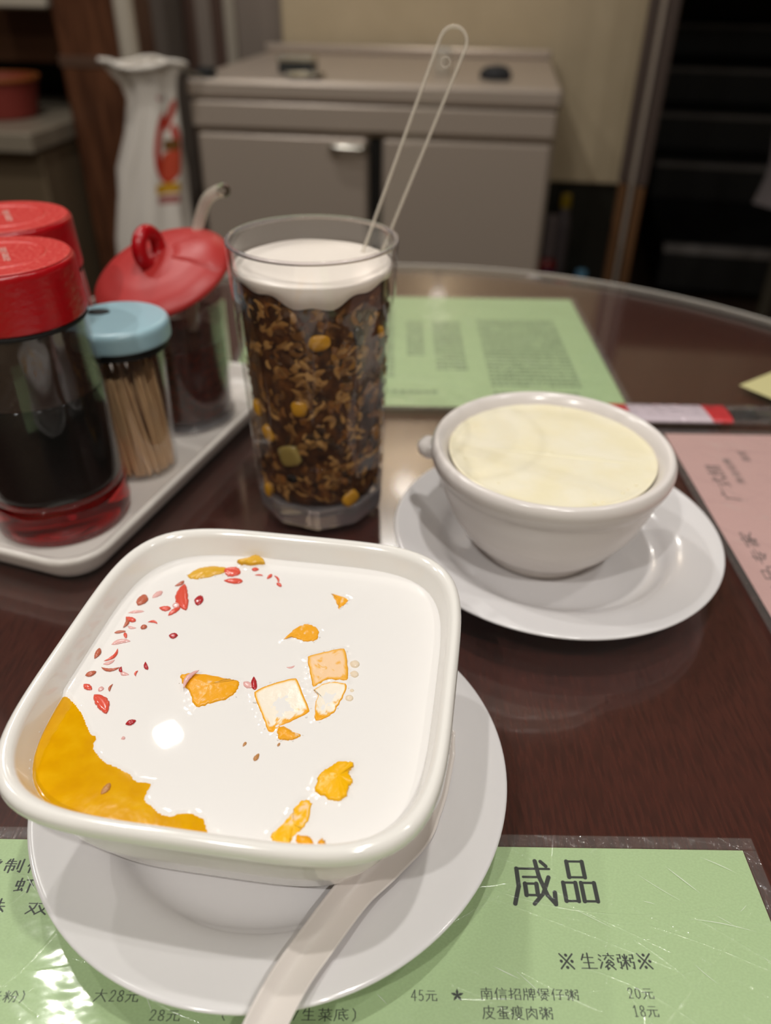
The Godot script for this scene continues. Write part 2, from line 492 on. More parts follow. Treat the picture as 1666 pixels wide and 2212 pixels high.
# ---------------------------------------------------------------- lettering
func make_glyphs() -> void:
	# pen strokes in a box of 100 by 100
	glyphs = {
		"咸": "20 22 90 22; 20 22 20 60 8 96; 32 40 60 40; 34 54 58 54 58 78 34 78 34 54; 62 5 66 40 78 78 92 96 94 72; 86 40 70 74 48 96; 74 6 84 16",
		"品": "28 6 72 6 72 42 28 42 28 6; 8 54 42 54 42 94 8 94 8 54; 58 54 94 54 94 94 58 94 58 54",
		"※": "8 8 92 92; 92 8 8 92; 49 14 51 16; 49 84 51 86; 14 49 16 51; 84 49 86 51",
		"生": "28 12 14 44; 24 30 80 30; 50 6 50 92; 22 60 80 60; 8 92 94 92",
		"滚": "10 14 20 22; 6 38 16 46; 8 90 24 56; 62 4 64 14; 32 18 94 18; 50 26 38 40; 74 26 88 40; 62 42 44 60; 44 60 78 56; 68 46 84 62; 58 66 36 84; 48 74 48 96 58 88; 86 68 70 78; 62 66 90 96",
		"粥": "6 12 24 12 24 32 8 32 8 54 24 54 22 90 14 86; 76 12 94 12 94 32 76 32 76 54 94 54 92 90 84 86; 50 10 50 94; 34 44 68 44; 38 20 44 34; 62 20 56 34; 48 48 32 76; 52 48 68 76",
		"元": "22 16 78 16; 8 42 92 42; 38 42 34 70 12 94; 60 42 60 88 92 90 92 74",
		"南": "10 16 90 16; 50 4 50 30; 14 32 14 96; 14 32 86 32 86 92 76 90; 36 40 42 50; 64 40 58 50; 30 54 70 54; 26 70 74 70; 50 54 50 92",
		"信": "28 6 8 50; 20 34 20 94; 60 6 66 14; 36 22 94 22; 44 36 86 36; 44 50 86 50; 46 64 46 94; 46 64 84 64 84 94; 46 90 84 90",
		"招": "6 28 36 28; 22 6 22 88 12 84; 4 62 38 50; 46 12 88 12 86 44 76 42; 64 12 44 46; 50 58 50 94; 50 58 88 58 88 94; 50 90 88 90",
		"牌": "14 10 14 60 6 94; 34 6 34 32; 14 32 42 32; 14 54 36 54 36 94; 70 4 62 14; 52 14 52 52; 52 14 90 14 90 52; 52 32 90 32; 52 52 90 52; 70 14 70 34 50 66; 46 72 96 72; 74 56 74 96",
		"煲": "24 6 8 36; 18 24 18 58; 38 8 86 8 86 28 38 28 38 8; 30 42 92 42; 62 28 62 64; 60 44 36 62; 64 44 90 62; 50 66 50 80; 28 70 36 80; 72 68 66 80; 50 78 30 96; 52 78 74 96",
		"仔": "28 6 8 50; 20 34 20 94; 42 14 86 14 66 36; 66 36 66 88 54 84; 38 52 96 52",
		"皮": "18 20 18 58 6 94; 18 20 88 20 82 36; 52 4 52 48; 28 48 76 48 60 76 26 96; 38 56 60 82 92 96",
		"蛋": "14 10 86 10 80 22; 50 10 50 42; 52 26 74 26; 34 22 28 36 8 50; 30 40 56 48 92 48; 26 56 74 56 74 74 26 74 26 56; 50 48 50 92; 12 92 84 90; 76 82 88 94",
		"瘦": "56 2 60 10; 22 14 94 14; 22 14 20 60 8 94; 8 26 14 38; 6 60 18 52; 44 22 36 28; 38 26 38 52; 38 38 48 38; 38 52 80 52; 60 20 60 58; 68 24 80 24 80 52; 68 38 80 38; 34 64 80 64 58 84 30 96; 42 68 62 86 94 96",
		"肉": "14 24 14 96; 14 24 86 24 86 90 74 88; 50 6 48 30 28 50; 50 28 70 46; 50 54 26 80; 50 54 74 80",
		"大": "10 34 90 34; 50 6 48 44 10 94; 50 40 92 94",
		"菜": "8 18 92 18; 32 6 32 28; 68 6 68 28; 78 32 20 40; 24 46 30 54; 48 44 52 52; 80 42 70 54; 8 64 92 64; 50 54 50 98; 48 66 12 92; 52 66 90 92",
		"底": "54 4 58 12; 16 16 92 16; 16 16 14 60 4 94; 76 26 34 34; 34 34 34 82 54 74; 34 52 90 52; 58 30 66 64 82 84 92 70; 56 84 64 94",
		"制": "22 8 14 28; 16 20 54 20; 6 36 60 36; 34 4 34 96; 14 52 14 82; 14 52 54 52 54 80 46 78; 72 16 72 70; 90 6 90 92 78 86",
		"作": "28 6 8 50; 20 34 20 94; 50 8 38 40; 46 26 94 26; 62 26 62 96; 62 46 90 46; 62 66 90 66",
		"虎": "50 4 50 22; 52 12 82 12; 16 24 90 24 84 36; 16 24 14 60 4 94; 30 40 76 34; 50 30 50 50 78 50; 40 62 38 78 22 94; 40 62 70 62; 70 62 72 92 94 90",
		"虾": "8 26 40 26 40 56 8 56 8 26; 24 6 24 84; 6 88 40 80; 38 72 44 86; 50 16 96 16; 72 16 72 96; 76 40 88 52",
		"味": "8 22 32 22 32 74 8 74 8 22; 46 30 86 30; 40 52 94 52; 66 6 66 96; 64 54 42 84; 68 54 94 84",
		"双": "8 16 44 16 38 50 8 90; 14 36 46 86; 52 16 92 16 80 60 48 94; 56 32 74 70 96 94",
		"米": "50 6 50 94; 10 46 90 46; 24 14 36 34; 76 14 64 34; 48 48 12 86; 52 48 90 86",
		"粉": "24 8 24 92; 4 44 46 44; 10 18 16 34; 40 18 34 34; 22 46 6 76; 26 46 44 70; 66 8 50 46; 74 8 96 42; 56 50 88 50 84 90 74 88; 68 50 50 94",
		"广": "48 4 54 14; 12 20 94 20; 18 20 16 60 4 96",
		"式": "10 28 90 28; 18 52 52 52; 34 52 34 84; 10 88 56 80; 62 6 66 50 90 94 94 76; 76 8 86 18",
		"甜": "36 6 14 14; 24 12 24 46; 4 32 46 32; 10 50 10 94; 10 50 40 50 40 94; 10 90 40 90; 52 28 98 28; 62 10 62 92; 86 10 86 92; 62 58 86 58; 62 90 86 90",
		"专": "22 18 80 18; 8 42 94 42; 48 4 34 62; 34 62 76 62 54 86; 36 76 66 96",
		"家": "50 2 54 10; 8 26 8 14 92 14 88 28; 24 30 78 30; 52 32 30 50 10 58; 40 44 56 66 50 96 40 90; 48 58 10 78; 52 72 14 94; 78 44 60 56; 56 56 94 86",
		"0": "50 10 24 24 20 50 24 78 50 92 76 78 80 50 76 24 50 10", "1": "32 26 54 10 54 92; 32 92 76 92", "2": "22 30 32 14 54 10 74 20 74 40 22 90 80 90",
		"4": "64 92 64 10 16 66 86 66", "5": "74 12 32 12 28 48 56 42 78 58 74 82 50 92 22 84", "8": "50 48 26 38 28 18 50 10 72 18 74 38 50 48 22 62 24 84 50 92 76 84 78 62 50 48",
		"(": "70 4 42 30 42 70 70 96", ")": "30 4 58 30 58 70 30 96", "/": "80 6 20 94", ",": "40 76 60 76 44 98",
	}

func pen(im: Image, a: Vector2, b: Vector2, w: float, ink: Color) -> void:
	var x0 := maxi(int(minf(a.x, b.x) - w - 1), 0)
	var x1 := mini(int(maxf(a.x, b.x) + w + 2), im.get_width() - 1)
	var y0 := maxi(int(minf(a.y, b.y) - w - 1), 0)
	var y1 := mini(int(maxf(a.y, b.y) + w + 2), im.get_height() - 1)
	for y in range(y0, y1 + 1):
		for x in range(x0, x1 + 1):
			var p := Vector2(x + 0.5, y + 0.5)
			var d := p.distance_to(Geometry2D.get_closest_point_to_segment(p, a, b))
			var c := clampf(w - d + 0.5, 0.0, 1.0) * ink.a
			if c > 0.0:
				var was := im.get_pixel(x, y)
				im.set_pixel(x, y, was.lerp(Color(ink.r, ink.g, ink.b), c))

func write(im: Image, text: String, at: Vector2, across: Vector2, down: Vector2, ink: Color, weight := 5.0) -> void:
	# at: upper left of the first letter; across and down: the sides of a letter's box, in pixels
	for k in text.length():
		var ch := text[k]
		var narrow := ch in "0123456789(),/"
		var o := at
		at += across * (0.56 if narrow else 1.04)
		var w := down.length() / 100.0 * weight
		if ch == "★":
			for s in 5:
				var tip := Vector2(0, -1).rotated(TAU * s / 5.0)
				for f in 9:
					pen(im, o + across * 0.5 + down * 0.52, o + across * (0.5 + 0.46 * tip.rotated(0).x * (1.0 - absf(f - 4.0) * 0.11)) + down * (0.52 + 0.48 * tip.y * (1.0 - absf(f - 4.0) * 0.11)) + Vector2(tip.y, -tip.x) * (f - 4.0) * down.length() * 0.022, w * 0.7, ink)
			continue
		if not glyphs.has(ch):
			continue
		for stroke in glyphs[ch].split(";"):
			var n: PackedFloat64Array = stroke.strip_edges().split_floats(" ")
			for i in range(0, n.size() - 3, 2):
				var k1 := 0.0056 if narrow else 0.01
				var p := o + across * n[i] * k1 + down * n[i + 1] * 0.01
				var q := o + across * n[i + 2] * k1 + down * n[i + 3] * 0.01
				var steep := absf(n[i + 3] - n[i + 1]) / maxf(Vector2(n[i + 2] - n[i], n[i + 3] - n[i + 1]).length(), 0.01)
				var ww := w * (1.6 if ch == "※" and absf(n[i + 2] - n[i]) < 5.0 else lerpf(0.55, 1.0, steep))
				pen(im, p, q, ww, ink)

func paper(called_img: Image) -> StandardMaterial3D:
	var m := mat(Color.WHITE, 0.55)
	m.albedo_texture = ImageTexture.create_from_image(called_img)
	m.detail_enabled = true
	m.detail_blend_mode = BaseMaterial3D.BLEND_MODE_MUL
	m.detail_albedo = noise(41, 0.22, [Color(0.955, 0.955, 0.95), Color(1, 1, 1)], [0.2, 0.8], 1024)
	m.detail_uv_layer = BaseMaterial3D.DETAIL_UV_1
	return m

# ---------------------------------------------------------------- lamps
func downlight(at: Vector3, energy: float, label: String) -> void:
	var t := thing("ceiling_downlight", label, "lamp", at, 0.0, "downlights in the ceiling")
	obj("trim_ring", lathe(rounded([Vector2(0.0342, -0.004), Vector2(0.058, -0.006), Vector2(0.060, 0.0), Vector2(0.0342, 0.0), Vector2(0.0342, -0.004)], 0.001), 40), M.white, t)
	obj("lamp_lens", lathe([Vector2(0.0, -0.003), Vector2(0.034, -0.003), Vector2(0.034, 0.0), Vector2(0, 0)], 40), M.lamp, t)
	var l := AreaLight3D.new()
	l.name = "lamp_light"
	l.area_size = Vector2(0.046, 0.046)
	l.area_normalize_energy = true
	l.light_energy = energy
	l.light_color = Color(1.0, 0.99, 0.97)
	l.shadow_enabled = true
	l.area_range = 12.0
	l.area_attenuation = 2.0
	t.add_child(l, true)
	l.position = Vector3(0, -0.006, 0)
	l.basis = Basis(Vector3.UP, 0.6) * Basis(Vector3.RIGHT, -PI / 2)

func globe_lamp(at: Vector3, r: float, energy: float, label: String) -> void:
	var t := thing("wall_globe_lamp", label, "lamp", at)
	obj("lamp_globe", pebble(r, r, r, 2.0, 1), M.lamp_dim, t)
	obj("bracket", tube(PackedVector3Array([Vector3(0, -r * 0.8, 0), Vector3(0, -r * 1.3, -0.03), Vector3(0.0, -r * 1.3, -0.075)]), [0.006], 8), M.white, t)
	var l := OmniLight3D.new()
	l.name = "globe_light"
	l.light_size = r * 0.9
	l.light_energy = energy
	l.light_color = Color(1.0, 0.95, 0.88)
	l.shadow_enabled = true
	l.omni_range = 12.0
	l.omni_attenuation = 2.0
	t.add_child(l, true)

# ---------------------------------------------------------------- room
func room() -> void:
	var turn := deg_to_rad(-YAW)
	struct("floor", box(Vector3(7.4, 0.1, 9.6), 0.001), M.floor, room_at(0.3, FLOOR_Y - 0.1, -2.6), turn)
	struct("ceiling", box(Vector3(7.4, 0.1, 9.6), 0.001), M.ceiling, room_at(0.3, CEIL_Y + 0.003, -2.6), turn)
	struct("wall_left", box(Vector3(0.1, 2.42, 9.6), 0.001), M.panel, room_at(-3.0, FLOOR_Y, -2.6), turn)
	struct("wall_right", box(Vector3(0.1, 2.42, 9.6), 0.001), M.wall, room_at(3.4, FLOOR_Y, -2.6), turn)
	struct("wall_front", box(Vector3(6.5, 2.42, 0.1), 0.001), M.wall, room_at(0.3, FLOOR_Y, 1.95), turn)
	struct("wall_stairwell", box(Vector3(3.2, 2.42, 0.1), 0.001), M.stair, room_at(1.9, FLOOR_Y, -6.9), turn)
	# the beige wall behind the cooler ends a little above the floor on a dark dado
	struct("wall_back", box(Vector3(1.13, 1.96, 0.12), 0.004), M.wall, room_at(-0.127, -0.297, -2.81), turn)
	struct("trim_1", box(Vector3(1.13, 0.453, 0.10), 0.004), M.dado, room_at(-0.127, FLOOR_Y, -2.83), turn)
	struct("wall_over_stairs", box(Vector3(2.9, 0.82, 0.1), 0.004), M.wall, room_at(1.90, 0.84, -2.81), turn)
	struct("wall_back_left", box(Vector3(2.4, 2.42, 0.1), 0.004), M.panel, room_at(-1.9, FLOOR_Y, -2.95), turn)
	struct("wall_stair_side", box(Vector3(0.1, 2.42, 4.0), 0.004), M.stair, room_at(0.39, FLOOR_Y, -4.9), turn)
	# a doorway with frames and a leaf at the left of the wall
	var d := Node3D.new()
	d.name = "door_1"
	d.set_meta("kind", "structure")
	add_child(d, true)
	d.position = room_at(0, FLOOR_Y, -2.8)
	d.rotation.y = turn
	for s in [[-1.075, 0.15, 0.03, "door"], [-0.992, 0.04, 0.06, "door_dark"], [-0.948, 0.05, 0.05, "door"], [-0.900, 0.045, 0.03, "door_dark"], [-0.862, 0.035, 0.06, "pale"], [-0.768, 0.15, 0.04, "door"]]:
		obj("door_frame" if s[1] < 0.1 else "door_panel", box(Vector3(s[1], 2.3, s[2]), 0.004), M[s[3]], d, Vector3(s[0], 0, 0))

func background() -> void:
	var turn := deg_to_rad(-YAW)
	# ---- steel cooler
	var c := thing("steel_cooler", "low two-door stainless steel cooler against the beige wall", "cooler", room_at(-0.299, FLOOR_Y, -2.34), turn)
	obj("cabinet", box(Vector3(0.844, 0.70, 0.72), 0.004), M.steel, c, Vector3(0, 0.06, -0.005))
	obj("worktop", box(Vector3(0.856, 0.04, 0.76), 0.008), M.steel, c, Vector3(0, 0.762, 0))
	obj("back_ledge", box(Vector3(0.856, 0.022, 0.05), 0.006), M.steel, c, Vector3(0, 0.802, -0.35))
	obj("top_rail", box(Vector3(0.84, 0.055, 0.02), 0.004), M.steel, c, Vector3(0, 0.702, 0.374))
	for s in [[-0.2085, 0.405], [0.224, 0.385]]:
		var dr := obj("door", box(Vector3(s[1], 0.60, 0.03), 0.006), M.steel, c, Vector3(s[0], 0.09, 0.365))
		if s[0] < 0.0:
			obj("handle", tube(smooth_path([Vector3(0.12, 0.60, 0.012), Vector3(0.125, 0.60, 0.032), Vector3(0.16, 0.60, 0.036), Vector3(0.195, 0.60, 0.032), Vector3(0.20, 0.60, 0.012)]), [0.008], 10), M.steel_bright, dr, Vector3(0, -0.02, 0))
	obj("door_gap", box(Vector3(0.03, 0.60, 0.02), 0.002), M.dark, c, Vector3(0.012, 0.09, 0.352))
	for x in [-0.38, 0.38]:
		for z in [-0.3, 0.3]:
			obj("foot", lathe([Vector2(0, 0), Vector2(0.02, 0), Vector2(0.02, 0.06), Vector2(0, 0.06)], 12), M.dark, c, Vector3(x, 0, z))
	var top := FLOOR_Y + 0.8025
	var b := thing("steel_box", "small steel box with a dark front on the cooler beside the doorway", "box", room_at(-0.50, top, -2.13), turn)
	obj("body", box(Vector3(0.085, 0.024, 0.06), 0.003), mat(Color(0.16, 0.17, 0.17), 0.4), b)
	obj("lid", box(Vector3(0.09, 0.012, 0.065), 0.003), M.steel_bright, b, Vector3(0, 0.0245, 0))
	var k := thing("dark_bundle", "small dark lump lying on the steel cooler near its stairs end", "cloth", room_at(-0.02, top, -2.12), turn)
	obj("cloth", lathe(rounded([Vector2(0, 0), Vector2(0.04, 0), Vector2(0.042, 0.012), Vector2(0.028, 0.026), Vector2(0, 0.03)], 0.01), 14, [5, 0.2, 0.0, 0.001]), mat(Color(0.14, 0.14, 0.15), 0.8), k)
	var pc := thing("pale_carton", "narrow pale carton standing mid-way along the steel cooler", "carton", room_at(-0.155, top, -2.2), turn)
	obj("body", box(Vector3(0.035, 0.05, 0.05), 0.003), M.pale, pc)
	obj("flap", box(Vector3(0.037, 0.003, 0.052), 0.001), M.white, pc, Vector3(0, 0.0502, 0))
	var ph := thing("metal_dish", "shallow bright metal dish by the front edge of the cooler", "dish", room_at(-0.46, top, -2.03), turn)
	obj("dish", lathe(rounded([Vector2(0, 0), Vector2(0.035, 0), Vector2(0.05, 0.008), Vector2(0.048, 0.008), Vector2(0.034, 0.0015), Vector2(0, 0.0015)], 0.002), 32), M.steel_bright, ph)
	var rb := thing("black_clip", "black clip gripping the front corner of the cooler by the plastic bag", "clip", room_at(-0.69, top, -1.985), turn)
	obj("jaw", box(Vector3(0.055, 0.012, 0.04), 0.003), M.black, rb)
	obj("lever", box(Vector3(0.04, 0.008, 0.02), 0.002), M.black, rb, Vector3(0.006, 0.012, -0.008))
	# ---- column, pipe, bag
	var col := thing("brown_column", "dark brown wooden column left of the white plastic bag", "column", room_at(-1.045, FLOOR_Y, -2.28), turn)
	obj("shaft", box(Vector3(0.205, 2.40, 0.16), 0.01), M.column, col)
	obj("band", box(Vector3(0.21, 0.03, 0.165), 0.004), mat(Color(0.34, 0.25, 0.20), 0.4), col, Vector3(0, 0.79, 0))
	var pp := thing("pale_pipe", "pale vertical pipe rising behind the white plastic bag", "pipe", room_at(-0.93, FLOOR_Y, -2.15), turn)
	obj("pipe", lathe([Vector2(0, 0), Vector2(0.024, 0), Vector2(0.024, 2.40), Vector2(0, 2.40)], 24), M.pale, pp)
	obj("collar", lathe(rounded([Vector2(0.024, 0), Vector2(0.03, 0), Vector2(0.03, 0.03), Vector2(0.024, 0.03)], 0.003), 24), M.pale, pp, Vector3(0, 1.2, 0))
	plastic_bag(room_at(-0.815, 0, -1.93), turn)
	# ---- counter at the left with its niche
	var ct := thing("side_counter", "pale stone-topped counter before the dark shelf niche on the left", "counter", room_at(-1.705, FLOOR_Y, -2.36), turn)
	obj("top", box(Vector3(1.10, 0.05, 0.74), 0.006), M.stone, ct, Vector3(0, 0.618, 0))
	obj("front", box(Vector3(1.08, 0.54, 0.68), 0.006), M.front, ct, Vector3(0, 0.078, -0.02))
	obj("plinth", box(Vector3(1.04, 0.078, 0.6), 0.004), M.dark, ct, Vector3(0, 0, -0.04))
	var nt := thing("wall_cupboard", "dark brown open cupboard standing on the left counter", "cupboard", room_at(-1.70, FLOOR_Y + 0.668, -2.58), turn)
	obj("back_board", box(Vector3(1.0, 0.9, 0.02), 0.002), M.black, nt, Vector3(0, 0, -0.21))
	obj("upper_board", box(Vector3(1.0, 0.135, 0.4), 0.004), M.panel, nt, Vector3(0, 0.115, 0))
	obj("side_board", box(Vector3(0.03, 0.9, 0.4), 0.004), M.panel, nt, Vector3(-0.5, 0, 0))
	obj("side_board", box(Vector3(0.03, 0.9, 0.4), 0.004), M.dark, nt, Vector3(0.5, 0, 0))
	obj("top_board", box(Vector3(1.0, 0.03, 0.4), 0.004), M.panel, nt, Vector3(0, 0.87, 0))
	var bk := thing("red_basket", "dull red woven basket on the counter in the dark niche", "basket", room_at(-1.345, FLOOR_Y + 0.668, -2.22), turn)
	obj("basket_wall", lathe(rounded([Vector2(0, 0.002), Vector2(0.085, 0.0), Vector2(0.105, 0.095), Vector2(0.100, 0.095), Vector2(0.08, 0.006), Vector2(0, 0.006)], 0.006), 40, [20, 0.03, 0.0, 0.001]), mat(Color(0.50, 0.17, 0.13), 0.7), bk)
	obj("basket_rim", lathe(rounded([Vector2(0.099, 0.090), Vector2(0.109, 0.090), Vector2(0.109, 0.1), Vector2(0.099, 0.1), Vector2(0.099, 0.090)], 0.002), 40), mat(Color(0.55, 0.30, 0.10), 0.6), bk)
	var pb := thing("pale_box", "pale grey box on the cupboard board in the upper left corner", "box", room_at(-1.27, FLOOR_Y + 0.668 + 0.2505, -2.30), turn)
	obj("body", box(Vector3(0.20, 0.09, 0.14), 0.005), M.pale, pb)
	obj("lid", box(Vector3(0.205, 0.02, 0.145), 0.004), M.white, pb, Vector3(0, 0.0905, 0))
	# ---- stair posts and stairs
	for s in [[0.352, -2.25, "inner brown wooden post at the foot of the dark stairs, nearer the cooler", "post"], [0.392, -2.22, "outer brown wooden post at the foot of the dark stairs, nearer the steps", "post"]]:
		var p := thing("stair_post", s[2], "post", room_at(s[0] - 0.02, FLOOR_Y, s[1]), turn)
		var lean := Basis(Vector3.BACK, 0.055)
		var lo := obj("lower_shaft", box(Vector3(0.022, 0.56, 0.03), 0.004), M.post, p)
		var up := obj("upper_shaft", box(Vector3(0.026, 1.84, 0.034), 0.004), M.post_grey, p, Vector3(0, 0.56, 0))
	var rl := thing("stair_rail", "thin grey metal rail between the two stair posts", "rail", room_at(0.352, FLOOR_Y, -2.235), turn)
	obj("rail_tube", lathe([Vector2(0, 0), Vector2(0.006, 0), Vector2(0.006, 2.38), Vector2(0, 2.38)], 10), M.steel, rl)
	var st := thing("staircase", "black staircase with grey nosings rising away beyond the stair posts", "stairs", room_at(0, FLOOR_Y + 0.03, 0), deg_to_rad(-YAW - 4.0))
	var zs := [-3.10, -3.90, -4.25, -4.68, -5.50]
	for i in 5:
		var z: float = zs[i]
		var z2: float = zs[i + 1] if i < 4 else -6.3
		var h := 0.15 * (i + 1)
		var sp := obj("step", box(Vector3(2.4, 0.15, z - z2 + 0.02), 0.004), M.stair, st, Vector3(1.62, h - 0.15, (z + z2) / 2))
		obj("nosing", box(Vector3(2.4, 0.022 if i else 0.028, 0.05), 0.004), M.nosing, sp, Vector3(0, 0.131, (z - z2) / 2 - 0.012))
	# ---- things in the dark corner between cooler and posts
	var lx := thing("floor_crate", "dark crate in the corner between cooler and stair posts", "crate", room_at(0.245, FLOOR_Y, -2.62), turn)
	obj("body", box(Vector3(0.20, 0.14, 0.2), 0.006), mat(Color(0.10, 0.10, 0.085), 0.5), lx)
	obj("rim", box(Vector3(0.21, 0.015, 0.21), 0.004), mat(Color(0.14, 0.14, 0.12), 0.5), lx, Vector3(0, 0.1402, 0))
	var ct_top := FLOOR_Y + 0.1555
	for s in [[0.185, -2.60, 0.03, 0.10, Color(0.45, 0.05, 0.05), "red bottle in the dark corner behind the cooler", Color(0.40, 0.36, 0.36), 0.13], [0.225, -2.66, 0.024, 0.24, Color(0.36, 0.33, 0.34), "clear bottle with a yellow cap, tallest in the dark corner", Color(0.60, 0.50, 0.08), 0.04], [0.19, -2.55, 0.034, 0.045, Color(0.10, 0.25, 0.48), "blue lidded tub in the dark corner beside the cooler", Color(0.08, 0.2, 0.4), 0.02], [0.235, -2.535, 0.034, 0.035, Color(0.78, 0.22, 0.32), "pink lidded tub in front of the dark corner's bottles", Color(0.7, 0.2, 0.3), 0.015], [0.295, -2.56, 0.026, 0.05, Color(0.30, 0.36, 0.38), "grey bottle with a light blue cap nearest the stair posts", Color(0.38, 0.58, 0.70), 0.025]]:
		var r: float = s[2]
		var h: float = s[3]
		var bt := thing("corner_bottle", s[5], "bottle", room_at(s[0], ct_top, s[1]), 0.0, "coloured bottles and tubs in the dark corner")
		obj("body", lathe(rounded([Vector2(0, 0), Vector2(r, 0), Vector2(r, h * 0.8), Vector2(r * 0.6, h), Vector2(0, h)], 0.006), 24), mat(s[4], 0.4), bt)
		obj("cap", lathe(rounded([Vector2(0, 0), Vector2(r * 0.7, 0), Vector2(r * 0.66, s[7]), Vector2(0, s[7])], 0.004), 24), mat(s[6], 0.4), bt, Vector3(0, h, 0))
	var pcl := thing("pale_cloth", "pale grey cloth hanging at the right edge beside the stairs", "cloth", room_at(0.765, 0, -2.30), turn)
	var rows := []
	for i in 13:
		var t := i / 12.0
		var row := PackedVector3Array()
		for j in 24:
			var a := -TAU * j / 24.0
			var w := lerpf(0.075, 0.062, t) * (0.55 if t > 0.95 else 1.0) * (1.0 + 0.12 * sin(a * 4.0 + t * 3.0))
			row.append(Vector3(w * cos(a) + 0.012 * sin(t * 5.0), -0.24 + 0.25 * t, 0.6 * w * sin(a)))
		rows.append(row)
	rows.reverse()
	obj("fold", grid(rows, true), mat(Color(0.36, 0.33, 0.33), 0.9), pcl)
	obj("hook_post", box(Vector3(0.03, 0.96, 0.03), 0.004), mat(Color(0.22, 0.20, 0.16), 0.5), pcl, Vector3(0.05, -0.75, -0.075))

func plastic_bag(at: Vector3, turn: float) -> void:
	var n := 56
	var f := FastNoiseLite.new()
	f.seed = 51
	f.frequency = 5.0
	var im := Image.create(512, 512, false, Image.FORMAT_RGB8)
	im.fill(Color(0.90, 0.87, 0.83))
	# plain red swoosh, orange and yellow patches printed on the side that faces the room
	for s in 40:
		var t := s / 39.0
		var a := lerpf(2.6, 7.4, t)
		pen(im, Vector2(64 + 30 * cos(a), 286 + 34 * sin(a)), Vector2(64 + 30 * cos(a + 0.15), 286 + 34 * sin(a + 0.15)), 9, Color(0.72, 0.16, 0.09))
	pen(im, Vector2(60, 310), Vector2(30, 338), 7, Color(0.72, 0.18, 0.10))
	pen(im, Vector2(40, 268), Vector2(66, 262), 16, Color(0.78, 0.30, 0.20))
	pen(im, Vector2(36, 288), Vector2(66, 287), 6, Color(0.42, 0.28, 0.10))
	pen(im, Vector2(40, 238), Vector2(92, 236), 6, Color(0.80, 0.60, 0.14))
	pen(im, Vector2(40, 224), Vector2(90, 223), 5, Color(0.68, 0.42, 0.40))
	pen(im, Vector2(84, 348), Vector2(90, 352), 6, Color(0.72, 0.48, 0.48))
	pen(im, Vector2(66, 346), Vector2(62, 352), 6, Color(0.38, 0.34, 0.32))
	var rows := []
	for lev in [[0.082, 0.008, 0.090, 0.055], [0.074, 0.008, 0.084, 0.052], [0.060, 0.010, 0.070, 0.045], [0.040, 0.018, 0.058, 0.038], [0.01, 0.020, 0.054, 0.036], [-0.06, 0.008, 0.062, 0.040], [-0.14, -0.012, 0.078, 0.046], [-0.22, -0.022, 0.088, 0.050], [-0.30, -0.026, 0.094, 0.055], [-0.38, -0.02, 0.108, 0.058], [-0.44, -0.02, 0.100, 0.05], [-0.46, -0.02, 0.05, 0.02], [-0.461, -0.02, 0.001, 0.001]]:
		var row := PackedVector3Array()
		for j in n:
			var a := TAU * j / n
			var fold := 1.0 + 0.10 * sin(a * 7.0 + lev[0] * 9.0) + 0.25 * f.get_noise_3d(cos(a) * 0.2, lev[0], sin(a) * 0.2)
			row.append(Vector3(lev[1] + lev[2] * fold * cos(a), lev[0] + (0.006 * sin(a * 3.0) if lev[0] > 0.06 else 0.0), lev[3] * fold * sin(a)))
		rows.append(row)
	rows.reverse()
	var t := thing("plastic_bag", "white plastic bag with red and yellow print hanging by the cooler", "bag", at, turn)
	var m: StandardMaterial3D = M.bag.duplicate()
	m.albedo_color = Color.WHITE
	m.albedo_texture = ImageTexture.create_from_image(im)
	obj("sack", bag_mesh(rows), m, t)
	var rim := PackedVector3Array()
	var top: PackedVector3Array = rows[rows.size() - 1]
	for p in top:
		rim.append(p)
	rim.append(top[0])
	obj("rolled_rim", tube(rim, [0.006], 8), M.bag, t)
	obj("hanging_hook", tube(smooth_path([Vector3(0.09, 0.075, 0), Vector3(0.11, 0.065, -0.01), Vector3(0.13, 0.056, -0.03)]), [0.003], 8), M.steel_bright, t)

func bag_mesh(rows: Array) -> ArrayMesh:
	# the sack with its print wrapped once round it, front in the middle of the picture's left part
	return grid(rows, true)

# ---------------------------------------------------------------- table
func table() -> void:
	var t := thing("dining_table", "round dark reddish-brown wooden table under a glass sheet", "table", Vector3(0.0203, FLOOR_Y, -0.4072))
	obj("tabletop", lathe(rounded([Vector2(0, 0.715), Vector2(0.425, 0.715), Vector2(0.438, 0.722), Vector2(0.438, 0.7435), Vector2(0.43, 0.7442), Vector2(0, 0.7442)], 0.003), 128), M.wood, t)
	obj("glass_sheet", lathe([Vector2(0, 0.7445), Vector2(0.4425, 0.7445), Vector2(0.4425, 0.7498), Vector2(0, 0.7498)], 128), M.table_glass, t)
	obj("ground_edge", lathe(rounded([Vector2(0.4426, 0.7445), Vector2(0.445, 0.7445), Vector2(0.445, 0.7498), Vector2(0.4426, 0.7498), Vector2(0.4426, 0.7445)], 0.0012), 128), M.glass_edge, t)
	obj("pedestal", lathe(rounded([Vector2(0, 0.03), Vector2(0.05, 0.03), Vector2(0.045, 0.3), Vector2(0.05, 0.66), Vector2(0.15, 0.714), Vector2(0, 0.714)], 0.03), 40), M.column, t)
	obj("foot_plate", lathe(rounded([Vector2(0, 0), Vector2(0.28, 0), Vector2(0.28, 0.012), Vector2(0.06, 0.034), Vector2(0, 0.034)], 0.01), 48), M.column, t)

